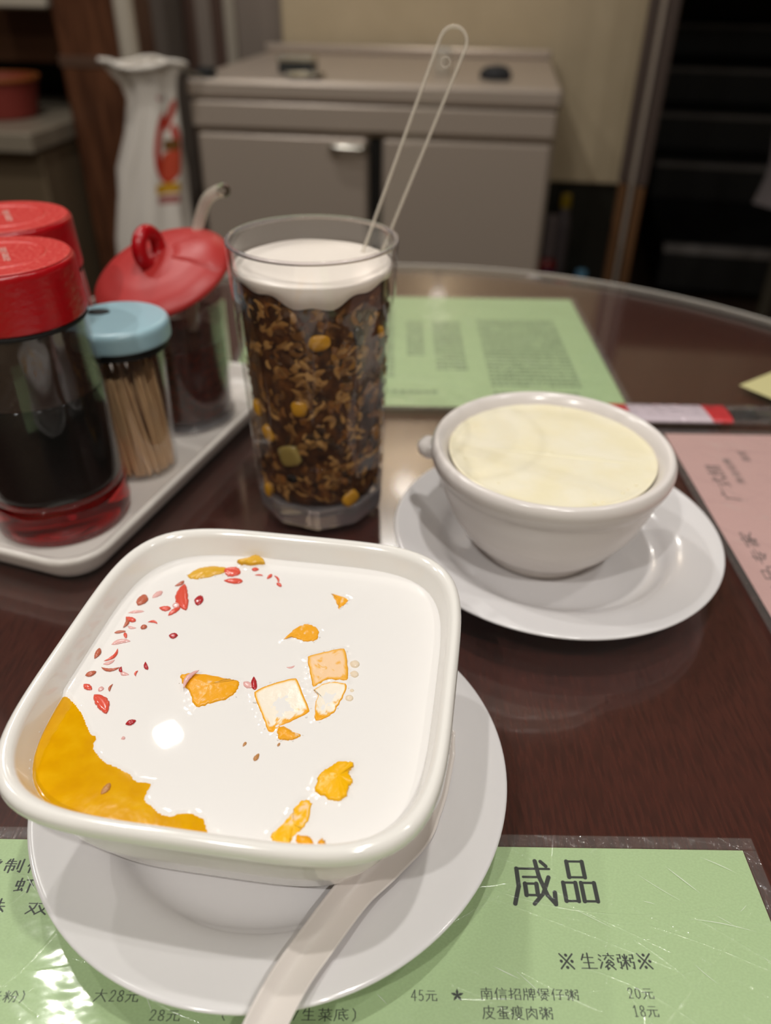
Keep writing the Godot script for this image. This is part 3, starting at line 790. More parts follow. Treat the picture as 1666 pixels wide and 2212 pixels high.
func menus() -> void:
	var ink := Color(0.07, 0.10, 0.09)
	# ---- the near menu: a sheet of green paper in a clear sleeve
	var x0 := -0.166
	var z0 := -0.1655
	var w := 0.2975
	var d := 0.21
	var k := 2048.0 / w
	var im := Image.create(2048, 1446, false, Image.FORMAT_RGB8)
	im.fill(Color(0.675, 0.775, 0.575))
	for l in [["咸", 0.0450, -0.1610, 0.0165, 0.0172, 4.4], ["品", 0.0630, -0.1612, 0.0125, 0.0165, 4.4], ["※", 0.0580, -0.1285, 0.0049, 0.0054, 5.0], ["生滚粥", 0.0645, -0.1287, 0.0058, 0.0054, 4.2], ["※", 0.0832, -0.1289, 0.0048, 0.0054, 5.0], ["45元", 0.0100, -0.1168, 0.0040, 0.0037, 3.6], ["★", 0.0226, -0.1170, 0.0040, 0.0036, 4.0], ["南信招牌煲仔粥", 0.0316, -0.1176, 0.00425, 0.0037, 3.6], ["20元", 0.0775, -0.1184, 0.0040, 0.0037, 3.6], ["皮蛋瘦肉粥", 0.0318, -0.1124, 0.0042, 0.0040, 3.6], ["18元", 0.0778, -0.1133, 0.0039, 0.0037, 3.6], ["18元", 0.0790, -0.1080, 0.0039, 0.0037, 3.6], ["大28元", -0.0877, -0.1154, 0.0045, 0.0039, 3.6], ["28元", -0.0693, -0.1100, 0.0046, 0.0036, 3.6], ["底/生菜底)", -0.0310, -0.1110, 0.0048, 0.0038, 3.6], ["(", -0.0480, -0.1105, 0.0045, 0.0036, 3.6], ["虎", -0.1402, -0.1580, 0.0072, 0.0052, 5.4], ["制", -0.1325, -0.1580, 0.0072, 0.0054, 5.4], ["作", -0.1243, -0.1580, 0.0072, 0.0054, 5.4], [",", -0.1330, -0.1508, 0.0070, 0.0054, 6.0], ["虾", -0.1258, -0.1510, 0.0072, 0.0054, 5.4], ["味", -0.1330, -0.1436, 0.0072, 0.0054, 5.4], ["双", -0.1190, -0.1427, 0.0076, 0.0047, 5.4], ["米粉)", -0.1200, -0.1146, 0.0046, 0.0037, 3.6]]:
		write(im, l[0], Vector2(l[1] - x0, l[2] - z0) * k, Vector2(l[3] * k, 0), Vector2(0, l[4] * k), ink, l[5])
	menu_sheet("green menu in a clear scratched sleeve under the mango dessert's plate", x0, z0, w, d, im, 0.0, 61)
	# ---- the far menu, printed in small columns
	var im2 := Image.create(1024, 724, false, Image.FORMAT_RGB8)
	im2.fill(Color(0.675, 0.775, 0.575))
	var faint := Color(0.20, 0.27, 0.22, 0.75)
	var words := "南信招牌煲仔粥皮蛋瘦肉大菜底米粉虾味双"
	var r := RandomNumberGenerator.new()
	r.seed = 62
	for b in [[60, 60, 250, 560, 24], [330, 90, 110, 480, 22], [470, 200, 60, 240, 22], [550, 200, 90, 330, 22], [690, 180, 250, 430, 22], [240, 640, 330, 24, 26], [690, 640, 240, 30, 24]]:
		var y := int(b[1])
		while y < b[1] + b[3]:
			var s := ""
			for q in int(b[2] / (b[4] * 0.8)):
				s += words[r.randi() % words.length()]
			write(im2, s, Vector2(b[0], y), Vector2(b[4] * 0.76, 0), Vector2(0, b[4] * 0.72), faint, 6.0)
			y += int(b[4])
	menu_sheet("green menu lying beyond the glass of brown drink", -0.120, -0.7450, 0.296, 0.2310, im2, 0.0, 63)
	# ---- the pink menu, turned so that its lines run away from the viewer
	var im3 := Image.create(724, 1024, false, Image.FORMAT_RGB8)
	im3.fill(Color(0.80, 0.65, 0.63))
	var px := 0.1918
	var pz := -0.4785
	var kk := 724.0 / 0.21
	var ink3 := Color(0.24, 0.22, 0.22)
	for l in [["广式甜", 0.2050, -0.3960, 0.0135, 0.0105], ["甜品专家", 0.2005, -0.3020, 0.0150, 0.0085], ["南信招牌", 0.2200, -0.4150, 0.0075, 0.0055], ["双皮", 0.2330, -0.4420, 0.0070, 0.0060]]:
		write(im3, l[0], Vector2(l[1] - px, l[2] - pz) * kk, Vector2(0, -l[3] * kk), Vector2(l[4] * kk, 0), ink3, 5.0)
	menu_sheet("pink menu in a clear sleeve right of the pudding bowl", px, pz, 0.21, 0.297, im3, 0.0, 64)
	# ---- a yellow sheet that only shows a corner
	var im4 := Image.create(256, 256, false, Image.FORMAT_RGB8)
	im4.fill(Color(0.82, 0.79, 0.58))
	write(im4, "大28元", Vector2(30, 110), Vector2(40, 0), Vector2(0, 38), Color(0.5, 0.48, 0.3), 4.0)
	menu_sheet("pale yellow paper whose corner shows at the right edge of the table", 0.0, 0.0, 0.08, 0.06, im4, 0.62, 65, Vector3(0.2725, 0, -0.5582))

func menu_sheet(label: String, x0: float, z0: float, w: float, d: float, im: Image, turn: float, sd: int, at := Vector3.INF) -> void:
	var name_of := "pink_menu" if label.begins_with("pink") else "yellow_paper" if label.begins_with("pale yellow") else "green_menu"
	var mid := Vector3(x0 + w / 2, 0, z0 + d / 2) if at == Vector3.INF else at
	var o := thing(name_of, label, "menu", mid, turn)
	var cx := w / 2 if at == Vector3.INF else 0.0
	var cz := d / 2 if at == Vector3.INF else 0.0
	var f := FastNoiseLite.new()
	f.seed = sd
	f.frequency = 14.0
	var flat := func(_x: float, _z: float) -> float: return 0.0004
	obj("paper", sheet(-cx, -cz, w, d, 4, 4, flat), paper(im), o)
	if name_of == "yellow_paper":
		return
	var e := 0.0048
	var wavy := func(x: float, z: float) -> float: return 0.0008 + 0.0003 * f.get_noise_2d(x, z) + 0.00006 * f.get_noise_2d(x * 5.0, z * 5.0)
	obj("plastic_sleeve", sheet(-cx - e, -cz - e, w + 2 * e, d + 2 * e, 110, 80, wavy), M.sleeve, o)
	# long fine scratches worn into the plastic, most of them running away to the right
	var sr := RandomNumberGenerator.new()
	sr.seed = sd
	var sc := SurfaceTool.new()
	sc.begin(Mesh.PRIMITIVE_TRIANGLES)
	for k in 110:
		var q := Vector2(sr.randf_range(-cx, -cx + w), sr.randf_range(-cz, -cz + d))
		var a := sr.randf_range(0.45, 0.95) if sr.randf() < 0.75 else sr.randf_range(-0.6, 2.0)
		var bend := sr.randf_range(-0.03, 0.03)
		var l := sr.randf_range(0.003, 0.026)
		var hw := sr.randf_range(0.00006, 0.00019)
		var n := 9
		for s in n:
			var dirn := Vector2(cos(a), sin(a))
			var q2 := q + dirn * l / n
			a += bend
			if absf(q2.x) > w / 2 or absf(q2.y) > d / 2:
				break
			var side := Vector2(-dirn.y, dirn.x) * hw * sin(PI * (s + 0.5) / n)
			for v in [q - side, q2 - side, q + side, q + side, q2 - side, q2 + side]:
				sc.set_normal(Vector3.UP)
				sc.add_vertex(Vector3(v.x, wavy.call(v.x, v.y) + 0.00004, v.y))
			q = q2
	obj("scratches", sc.commit(), M.scratch, o)
	# the sealed border of the sleeve: a slightly cloudy rim of doubled film
	var st := []
	for s in [[-cx - e, -cz - e, w + 2 * e, e * 0.9], [-cx - e, -cz + d + e * 0.1, w + 2 * e, e * 0.9], [-cx - e, -cz, e * 0.9, d], [-cx + w + e * 0.1, -cz, e * 0.9, d]]:
		var low := func(x: float, z: float) -> float: return 0.0003 + 0.0001 * f.get_noise_2d(x * 9.0, z * 9.0)
		obj("sealed_edge", sheet(s[0], s[1], s[2], s[3], 60 if s[2] > s[3] else 3, 60 if s[3] > s[2] else 3, low), M.film, o)

# ---------------------------------------------------------------- condiments
func rrect(hx: float, hz: float, r: float, per := 8) -> PackedVector2Array:
	var out := PackedVector2Array()
	for q in [[1, 1, 0], [-1, 1, 1], [-1, -1, 2], [1, -1, 3]]:
		for s in per + 1:
			var a: float = PI / 2 * (q[2] + float(s) / per)
			out.append(Vector2(q[0] * (hx - r) + r * cos(a), q[1] * (hz - r) + r * sin(a)))
	return out

func tray_group() -> void:
	var rows := []
	for s in [[1.0, 0.003], [0.012, 0.003], [0.0105, 0.0], [0.008, 0.0005], [0.004, 0.006], [0.001, 0.0125], [0.0, 0.0148], [0.0008, 0.0162], [0.0025, 0.0166], [0.0042, 0.0158], [0.0075, 0.0095], [0.011, 0.0064], [0.016, 0.0056], [0.03, 0.0055], [1.0, 0.0055]]:
		var row := PackedVector3Array()
		var i: float = minf(s[0], 0.0745)
		for p in rrect(0.075 - i, 0.125 - i, maxf(0.024 - i * 0.8, 0.0002)):
			row.append(Vector3(p.x, s[1], p.y))
		rows.append(row)
	var t := thing("condiment_tray", "white rectangular tray with rounded corners holding the red-capped bottles", "tray", Vector3(-0.1814, 0, -0.4418), deg_to_rad(-18.1))
	obj("tray_body", grid(rows, true), M.tray, t)
	var top := 0.0057
	soy_bottle(Vector3(-0.182, top, -0.366), "front soy sauce bottle with a red cap, nearest the viewer on the tray", 1.0)
	soy_bottle(Vector3(-0.2085, top, -0.434), "rear soy sauce bottle whose red cap shows behind the front one", 1.06)
	# ---- toothpicks in their jar
	var j := thing("toothpick_jar", "clear toothpick jar with a light blue lid beside the soy sauce", "jar", Vector3(-0.151, top, -0.418))
	obj("jar_wall", lathe(rounded([Vector2(0, 0), Vector2(0.0208, 0), Vector2(0.0236, 0.08), Vector2(0.0226, 0.08), Vector2(0.0198, 0.0015), Vector2(0, 0.0015)], 0.0015), 48), M.jar_glass, j)
	obj("dark_collar", lathe(rounded([Vector2(0.0, 0.079), Vector2(0.0262, 0.079), Vector2(0.0262, 0.0835), Vector2(0, 0.0835)], 0.001), 48), M.black, j)
	var lid := obj("lid", lathe(rounded([Vector2(0, 0.0836), Vector2(0.0275, 0.0836), Vector2(0.0285, 0.0845), Vector2(0.0283, 0.0935), Vector2(0.0262, 0.0955), Vector2(0, 0.0962)], 0.002), 64), M.blue_lid, j)
	var hole := PackedVector2Array()
	for s in 20:
		hole.append(Vector2(0.0062 * cos(TAU * s / 20), 0.0042 * sin(TAU * s / 20)))
	obj("pick_hole", slab(hole, 0.0954, 0.0964, 0.0001), M.black, lid, Vector3(-0.0115, 0, -0.006))
	var pick := lathe([Vector2(0, 0), Vector2(0.0004, 0.001), Vector2(0.0010, 0.009), Vector2(0.0010, 0.056), Vector2(0.0004, 0.064), Vector2(0, 0.065)], 7)
	var first: MeshInstance3D = null
	for k in 210:
		var a := rng.randf() * TAU
		var r := 0.0188 * sqrt(rng.randf() * 0.35 + 0.65 if k % 4 else rng.randf())
		var foot := Vector3(r * cos(a), top + 0.0018, r * sin(a))
		var head := foot + Vector3(-0.0065 + rng.randf_range(-0.004, 0.004), 0.064, rng.randf_range(-0.005, 0.005))
		var flat := Vector2(head.x, head.z).limit_length(0.0212)
		head = Vector3(flat.x, head.y, flat.y)
		var o: MeshInstance3D = first
		if first == null:
			first = obj("toothpick", pick, M.pick)
			tag(first, "thin bamboo toothpick standing in the blue-lidded jar", "toothpick", "toothpicks in the blue-lidded jar")
			o = first
		else:
			o = first.duplicate()
			o.name = numbered("toothpick")
			add_child(o, true)
		var up := (head - foot).normalized()
		var side := up.cross(Vector3.BACK).normalized()
		o.transform = Transform3D(Basis(side, up, side.cross(up)), Vector3(-0.151, 0, -0.418) + foot)
	# ---- chili oil jar
	var c := thing("chili_jar", "glass jar of dark chili oil under a tilted red lid", "jar", Vector3(-0.139, top, -0.487))
	obj("jar_wall", lathe(rounded([Vector2(0, 0), Vector2(0.0325, 0), Vector2(0.034, 0.003), Vector2(0.034, 0.082), Vector2(0.0335, 0.0835), Vector2(0.0320, 0.0830), Vector2(0.0318, 0.008), Vector2(0.029, 0.0055), Vector2(0, 0.005)], 0.002), 72), M.jar_glass, c)
	obj("jar_foot", lathe(rounded([Vector2(0, 0.0004), Vector2(0.0318, 0.0004), Vector2(0.0334, 0.003), Vector2(0.0318, 0.0046), Vector2(0, 0.0046)], 0.001), 72), M.crystal, c)
	var oil := obj("chili_oil", lathe(rounded([Vector2(0, 0.0056), Vector2(0.029, 0.0058), Vector2(0.0314, 0.009), Vector2(0.0314, 0.056), Vector2(0.030, 0.0575), Vector2(0, 0.0575)], 0.002), 72), M.chili)
	oil.position = Vector3(-0.139, top, -0.487)
	tag(oil, "dark red-brown chili oil with flakes filling the red-lidded jar", "chili oil")
	obj("oil_film", lathe([Vector2(0.0316, 0.057), Vector2(0.0316, 0.070)], 72), pane(Color(0.20, 0.08, 0.04), 0.5, 0.05), oil)
	# the lid lies askew on the jar, lifted at the back by the spoon
	var n := Vector3(-0.2422, 1.0, 0.3367).normalized()
	var ax := n.cross(Vector3(0.55, 0, 0.83)).normalized()
	var l := thing("jar_lid", "tilted domed red plastic lid with a ring handle on the chili jar", "lid", Vector3(-0.1418, 0.1045, -0.4858))
	l.basis = Basis(ax, n, ax.cross(n))
	obj("dome", lathe(rounded([Vector2(0.0405, 0.0), Vector2(0.0435, -0.003), Vector2(0.0447, -0.0015), Vector2(0.0443, 0.0012), Vector2(0.038, 0.0055), Vector2(0.026, 0.0095), Vector2(0.012, 0.0118), Vector2(0, 0.0122), Vector2(0, 0.0102), Vector2(0.012, 0.0098), Vector2(0.026, 0.0076), Vector2(0.0405, 0.0)], 0.003), 72), M.lid, l)
	var ring := PackedVector3Array()
	for s in 33:
		var a := TAU * s / 32.0
		ring.append(Vector3(0.0098 * cos(a), 0.0175 + 0.0098 * sin(a), 0))
	var tw := deg_to_rad(38)
	obj("ring_handle", tube(ring, [0.0044], 16), M.red, l, Vector3(0, 0, 0), Vector3(0, tw, 0))
	# the raised flap over the spoon slot, towards the glass of brown drink
	var rows2 := []
	for i in 9:
		var u := i / 8.0
		var row := PackedVector3Array()
		for q in 13:
			var v := q / 12.0 * 2.0 - 1.0
			var rr := lerpf(0.011, 0.0435, u)
			var aa := v * lerpf(0.55, 0.62, u)
			var y := 0.0122 - 0.0110 * pow(rr / 0.0437, 2.2) + 0.0013 + 0.0026 * (1.0 - v * v) * smoothstep(0.1, 0.8, u)
			if i == 0 or i == 8 or q == 0 or q == 12:
				y -= 0.0022
			row.append(Vector3(rr * cos(aa), y, rr * sin(aa)))
		rows2.append(row)
	var to_glass := l.basis.inverse() * Vector3(0.95, 0.2, -0.1)
	obj("slot_flap", grid(rows2, false), M.lid, l, Vector3.ZERO, Vector3(0, -atan2(to_glass.z, to_glass.x), 0)).set_meta("label", "raised flap over the spoon slot")
	var sp := thing("clear_spoon", "clear plastic spoon whose curved handle sticks up behind the red lid", "spoon", Vector3(-0.125, 0.06, -0.505))
	obj("handle", tube(smooth_path([Vector3(-0.004, 0.004, 0.012), Vector3(-0.001, 0.045, 0.002), Vector3(0.002, 0.0625, -0.008), Vector3(0.006, 0.0745, -0.0105), Vector3(0.0105, 0.0822, -0.0105), Vector3(0.0165, 0.0862, -0.0105), Vector3(0.0195, 0.0868, -0.0105)]), [0.0038], 14), M.clear_edge, sp)
	obj("tip", lathe(rounded([Vector2(0, -0.0045), Vector2(0.004, -0.003), Vector2(0.0048, 0), Vector2(0.004, 0.003), Vector2(0, 0.0045)], 0.002), 20), M.plastic, sp, Vector3(0.0205, 0.087, -0.0105))

func soy_bottle(at: Vector3, label: String, fat: float) -> void:
	var b := thing("soy_bottle", label, "bottle", at, 0.0, "soy sauce bottles on the tray")
	b.scale = Vector3(fat, 1.0, fat)
	obj("bottle_wall", lathe(rounded([Vector2(0.0352, 0.0225), Vector2(0.0366, 0.024), Vector2(0.0366, 0.075), Vector2(0.0345, 0.105), Vector2(0.0335, 0.118)], 0.01), 80), M.jar_glass, b)
	obj("thick_base", lathe(rounded([Vector2(0, 0.0012), Vector2(0.026, 0.0012), Vector2(0.030, 0.0), Vector2(0.0352, 0.001), Vector2(0.0368, 0.006), Vector2(0.0364, 0.022), Vector2(0.034, 0.0238), Vector2(0.024, 0.0205), Vector2(0, 0.0185)], 0.003), 80), M.red_base, b).set_meta("label", "thick glass base glowing red with thin sauce")
	obj("soy_sauce", lathe(rounded([Vector2(0, 0.0188), Vector2(0.0238, 0.0208), Vector2(0.0338, 0.0243), Vector2(0.0352, 0.028), Vector2(0.0354, 0.072), Vector2(0.0346, 0.080), Vector2(0, 0.080)], 0.002), 80), M.soy, b)
	obj("sauce_film", lathe(rounded([Vector2(0.0346, 0.0802), Vector2(0.0334, 0.105), Vector2(0.0326, 0.116)], 0.004), 80), M.soy_film, b)
	obj("neck_ring", lathe(rounded([Vector2(0.030, 0.1145), Vector2(0.0342, 0.1145), Vector2(0.0342, 0.1165), Vector2(0.030, 0.1165), Vector2(0.030, 0.1145)], 0.0006), 80), M.black, b)
	var cap := obj("cap", lathe(rounded([Vector2(0, 0.117), Vector2(0.0346, 0.117), Vector2(0.0347, 0.1185), Vector2(0.0337, 0.142), Vector2(0.0328, 0.1438), Vector2(0.031, 0.1441), Vector2(0, 0.1441)], 0.0012), 96, [48, 0.004, 0.144, 0.13]), M.red, b)
	obj("worn_top", lathe(rounded([Vector2(0, 0.1441), Vector2(0.0322, 0.1441), Vector2(0.0318, 0.1446), Vector2(0.0215, 0.1446), Vector2(0.0208, 0.1452), Vector2(0.0200, 0.1446), Vector2(0, 0.1446)], 0.0004), 96), M.red_worn, cap)
	var tm := TextMesh.new()
	tm.text = "soy sauce"
	var sf := SystemFont.new()
	sf.font_names = PackedStringArray(["Droid Sans"])
	tm.font = sf
	tm.font_size = 24
	tm.pixel_size = 0.00022
	tm.depth = 0.0002
	obj("cap_print", tm, M.print_white, cap, Vector3(0.0035, 0.1448, -0.001), Vector3(-PI / 2, 0, deg_to_rad(-62)))

# ---------------------------------------------------------------- the drink
func drink() -> void:
	var at := Vector3(-0.038, 0.0, -0.392)
	var g := thing("drinking_glass", "tall fluted drinking glass of brown drink with milk on top", "glass", at)
	var flutes := [10, 0.05, 0.128, 0.112]
	obj("outer_wall", lathe(rounded([Vector2(0.0372, 0.0165), Vector2(0.0378, 0.03), Vector2(0.0392, 0.07), Vector2(0.0410, 0.11), Vector2(0.0418, 0.128), Vector2(0.0426, 0.1520)], 0.004), 120, flutes), M.clear, g)
	obj("inner_lip", lathe([Vector2(0.0400, 0.15205), Vector2(0.0396, 0.1415)], 96), M.clear, g)
	obj("rim", lathe(rounded([Vector2(0.0400, 0.1520), Vector2(0.0426, 0.1520), Vector2(0.0426, 0.1538), Vector2(0.0400, 0.1538), Vector2(0.0400, 0.1520)], 0.0011), 96), M.crystal, g)
	obj("thick_base", lathe(rounded([Vector2(0, 0.0008), Vector2(0.030, 0.0008), Vector2(0.0335, 0.0002), Vector2(0.0362, 0.003), Vector2(0.0371, 0.0155), Vector2(0.034, 0.0158), Vector2(0, 0.0155)], 0.002), 120, [10, 0.05, -0.01, -0.005]), M.crystal, g)
	var wall := func(y: float) -> float: return 0.0352 + (0.0391 - 0.0352) * clampf((y - 0.022) / 0.106, 0.0, 1.1)
	# the dark syrup
	var d := thing("brown_drink", "dark brown sweet drink full of shreds in the fluted glass", "drink", at)
	obj("syrup", lathe([Vector2(0, 0.0162), Vector2(0.0328, 0.0168), Vector2(0.0338, 0.022), Vector2(0.0352, 0.06), Vector2(0.0371, 0.11), Vector2(0.0378, 0.130), Vector2(0.0376, 0.1392), Vector2(0.0, 0.1392)], 96), M.syrup, d)
	var tones := [Color(0.52, 0.36, 0.18), Color(0.61, 0.44, 0.23), Color(0.42, 0.27, 0.12), Color(0.31, 0.19, 0.09), Color(0.67, 0.50, 0.28), Color(0.48, 0.30, 0.13), Color(0.22, 0.135, 0.07)]
	var st := SurfaceTool.new()
	st.begin(Mesh.PRIMITIVE_TRIANGLES)
	for k in 620:
		var y := rng.randf_range(0.019, 0.134)
		var a := rng.randf() * TAU
		if rng.randf() < 0.35:
			a = 1.45 + rng.randf_range(-0.75, 0.75) - (0.45 if y < 0.08 and rng.randf() < 0.6 else 0.0)
		var heading := rng.randf() * TAU
		var curl := rng.randf_range(-0.55, 0.55)
		var wdt := rng.randf_range(0.0008, 0.0027)
		var depth := rng.randf_range(0.0002, 0.0016)
		var steps := rng.randi_range(5, 12)
		var tone: Color = tones[rng.randi() % tones.size()].srgb_to_linear()
		var flip := rng.randf_range(-0.5, 0.5)
		var prev := []
		for s in steps:
			heading += curl + rng.randf_range(-0.25, 0.25)
			a += cos(heading) * 0.0013 / 0.037
			y = clampf(y + sin(heading) * 0.0013, 0.018, 0.1385)
			var r: float = wall.call(y) - depth + 0.0004 * sin(s * 0.9)
			var side := Vector3(-sin(a) * -sin(heading), cos(heading), cos(a) * -sin(heading))
			var out := Vector3(cos(a), 0, sin(a))
			var ww := wdt * sin(PI * (s + 0.6) / (steps + 0.2))
			var p := Vector3(r * cos(a), y, r * sin(a))
			var l := p + side * ww - out * (0.0003 + absf(flip) * ww)
			var q := p - side * ww - out * (0.0003 - flip * ww * 0.3)
			if prev.size():
				for v in [prev[0], prev[1], p, prev[0], p, l, prev[1], prev[2], q, prev[1], q, p]:
					st.set_color(tone)
					st.add_vertex(v)
			prev = [l, p, q]
	st.generate_normals()
	var shreds := obj("white_fungus_shreds", st.commit(), M.strand, d)
	shreds.set_meta("kind", "stuff")
	# milk poured on top, sinking in a lobe at the front
	var rows := []
	for s in [[0.0, 0], [0.55, 1], [1.0, 1], [1.0, 2], [0.996, 3], [0.97, 4], [0.6, 4], [0.0, 4]]:
		var row := PackedVector3Array()
		for j in 120:
			var a := TAU * j / 120.0
			var off := wrapf(a - 1.50, -PI, PI)
			var low := 0.1372 - 0.0068 * exp(-pow(off / 0.42, 4.0)) + 0.0009 * sin(a * 5.0) + 0.0006 * sin(a * 13.0 + 1.0) + 0.0015 * off * off * 0.2
			var ys: Array = [low + 0.001, low, 0.1405, 0.1412, 0.1415]
			var y: float = ys[s[1]]
			var r: float = s[0] * (float(wall.call(y)) + 0.0002)
			row.append(Vector3(r * cos(a), y + (0.0004 * sin(a * 3.0 + 1.0) if s[1] == 4 and s[0] > 0.1 else 0.0), r * sin(a)))
		rows.append(row)
	var mk := thing("milk_topping", "white milk layer floating on the brown drink, sagging at the front", "milk", at)
	obj("layer", grid(rows, true), M.foam, mk)
	var scum := SurfaceTool.new()
	scum.begin(Mesh.PRIMITIVE_TRIANGLES)
	# pieces of fruit and jelly against the glass
	for p in [[-0.0332, 0.1142, -0.3583, 5.4, 3.9, "kernel", "yellow fruit lump high in the middle of the drink", 0.1], [-0.0656, 0.0700, -0.3745, 3.4, 4.7, "kernel", "yellow fruit lump half way up on the tray side of the drink", 0.3], [-0.0440, 0.0779, -0.3597, 4.2, 4.3, "kernel", "yellow fruit lump half way up in the middle of the drink", 0.0], [-0.0605, 0.0581, -0.3689, 3.2, 5.0, "kernel", "slanting yellow fruit strip below the middle of the drink", 0.6], [-0.0500, 0.0487, -0.3623, 6.3, 6.0, "jelly", "large olive jelly cube low in the brown drink", 0.35], [-0.0091, 0.0540, -0.3779, 3.8, 4.6, "kernel_brown", "brownish fruit lump low on the bowl side of the drink", 0.2], [-0.0634, 0.0188, -0.3741, 3.6, 5.0, "kernel", "yellow fruit wedge at the bottom on the tray side", -0.4], [-0.0213, 0.0196, -0.3657, 5.2, 4.4, "kernel", "yellow fruit lump at the bottom on the bowl side", 0.5], [-0.0168, 0.1145, -0.3654, 3.0, 5.0, "jelly_dark", "dark grey jelly lump high on the bowl side of the drink", 0.1], [-0.0050, 0.1120, -0.3760, 1.6, 3.2, "kernel", "small yellow fruit sliver near the glass's far side", 0.1], [-0.0493, 0.0340, -0.3635, 3.2, 2.4, "jelly_dark", "dark jelly lump under the olive jelly cube", 0.0]]:
		var o := thing("jelly_cube" if p[5] in ["jelly", "jelly_dark"] else "fruit_lump", p[6], "jelly" if p[5] in ["jelly", "jelly_dark"] else "fruit", Vector3(p[0], p[1], p[2]))
		var out := Vector3(p[0] + 0.038, 0, p[2] + 0.392).normalized()
		o.position = Vector3(at.x, p[1], at.z) + out * (float(wall.call(p[1])) - 0.0010)
		o.basis = Basis(Vector3.UP.cross(out).normalized(), Vector3.UP, out).rotated(out, p[7])
		obj("lump", pebble(p[3] * 0.001, p[4] * 0.001, 0.0022, 4.0 if p[5] == "jelly" else 2.6, int(p[3] * 100)), M[p[5]], o)
	# clear spoon leaning on the rim
	var foot := Vector3(-0.0544, 0.030, -0.3827)
	var dir := (Vector3(-0.0040, 0.1538, -0.4125) - foot).normalized()
	var side := dir.cross((Vector3(0, 0.2616, 0) - Vector3(-0.004, 0.154, -0.41)).normalized()).normalized()
	var nrm := side.cross(dir).normalized()
	var sp := thing("plastic_spoon", "clear plastic spoon with a holed handle leaning out of the glass", "spoon", foot)
	sp.basis = Basis(side, dir, nrm)
	var outline := PackedVector2Array()
	var len_ := 0.232
	for s in [[0.020, 0.0036], [0.09, 0.0040], [0.15, 0.0050], [0.19, 0.0058], [len_ - 0.0066, 0.0064]]:
		outline.append(Vector2(s[1], s[0]))
	for s in 11:
		var a := PI * (s + 0.5) / 12.0
		outline.append(Vector2(0.0064 * cos(a), len_ - 0.0066 + 0.0066 * sin(a)))
	for s in [[len_ - 0.0066, -0.0064], [0.19, -0.0058], [0.15, -0.0050], [0.09, -0.0040], [0.020, -0.0036]]:
		outline.append(Vector2(s[1], s[0]))
	var blade := CSGPolygon3D.new()
	blade.polygon = outline
	blade.depth = 0.0011
	var comb := CSGCombiner3D.new()
	comb.name = "handle_blade"
	blade.name = "blade"
	comb.add_child(blade, true)
	var hole := CSGCylinder3D.new()
	hole.name = "hang_hole"
	hole.radius = 0.0021
	hole.height = 0.004
	hole.sides = 24
	hole.operation = CSGShape3D.OPERATION_SUBTRACTION
	hole.rotation.x = PI / 2
	hole.position = Vector3(0, len_ - 0.0155, -0.0004)
	comb.add_child(hole, true)
	blade.material = M.clear
	hole.material = M.clear
	sp.add_child(comb, true)
	var rimp := PackedVector3Array()
	for p in outline:
		rimp.append(Vector3(p.x, p.y, -0.0004))
	obj("raised_edge", tube(rimp, [0.0010], 8), M.clear_edge, sp)
	var hr := PackedVector3Array()
	for s in 25:
		hr.append(Vector3(0.0022 * cos(TAU * s / 24.0), len_ - 0.0155 + 0.0022 * sin(TAU * s / 24.0), -0.0004))
	obj("hole_edge", tube(hr, [0.00035], 6), M.clear_edge, sp)
	obj("spoon_bowl", pebble(0.0085, 0.013, 0.0025, 2.0, 9), M.plastic, sp, Vector3(0, 0.012, 0))

func pebble(hx: float, hy: float, hz: float, e: float, sd: int) -> ArrayMesh:
	# a lump between ellipsoid and rounded box, a little uneven
	var f := FastNoiseLite.new()
	f.seed = sd
	f.frequency = 0.9
	var rows := []
	for i in 13:
		var v := PI * (i / 12.0 - 0.5)
		var row := PackedVector3Array()
		for j in 22:
			var u := TAU * j / 22.0
			var d := Vector3(cos(v) * cos(u), sin(v), cos(v) * sin(u))
			var k := pow(pow(absf(d.x), e) + pow(absf(d.y), e) + pow(absf(d.z), e), -1.0 / e) * (1.0 + 0.14 * f.get_noise_3d(d.x, d.y, d.z))
			if i == 0 or i == 12:
				d = Vector3(0, signf(v), 0)
				k = 1.0
			row.append(Vector3(d.x * hx, d.y * hy, d.z * hz) * k)
		rows.append(row)
	return grid(rows, true)

# ---------------------------------------------------------------- plates and the pudding
func plate(label: String, at: Vector3) -> Node3D:
	var p := thing("plate", label, "plate", at, 0.0, "round white plates under the bowls")
	obj("dish", lathe(rounded([Vector2(0, 0.003), Vector2(0.040, 0.003), Vector2(0.0408, 0.0002), Vector2(0.0445, 0.0002), Vector2(0.047, 0.0035), Vector2(0.060, 0.0078), Vector2(0.080, 0.0146), Vector2(0.0852, 0.0168), Vector2(0.0859, 0.0178), Vector2(0.0852, 0.0187), Vector2(0.0835, 0.0186), Vector2(0.066, 0.0143), Vector2(0.061, 0.0122), Vector2(0.056, 0.0078), Vector2(0.051, 0.0060), Vector2(0, 0.0056)], 0.004, 5), 144), M.porcelain, p)
	return p

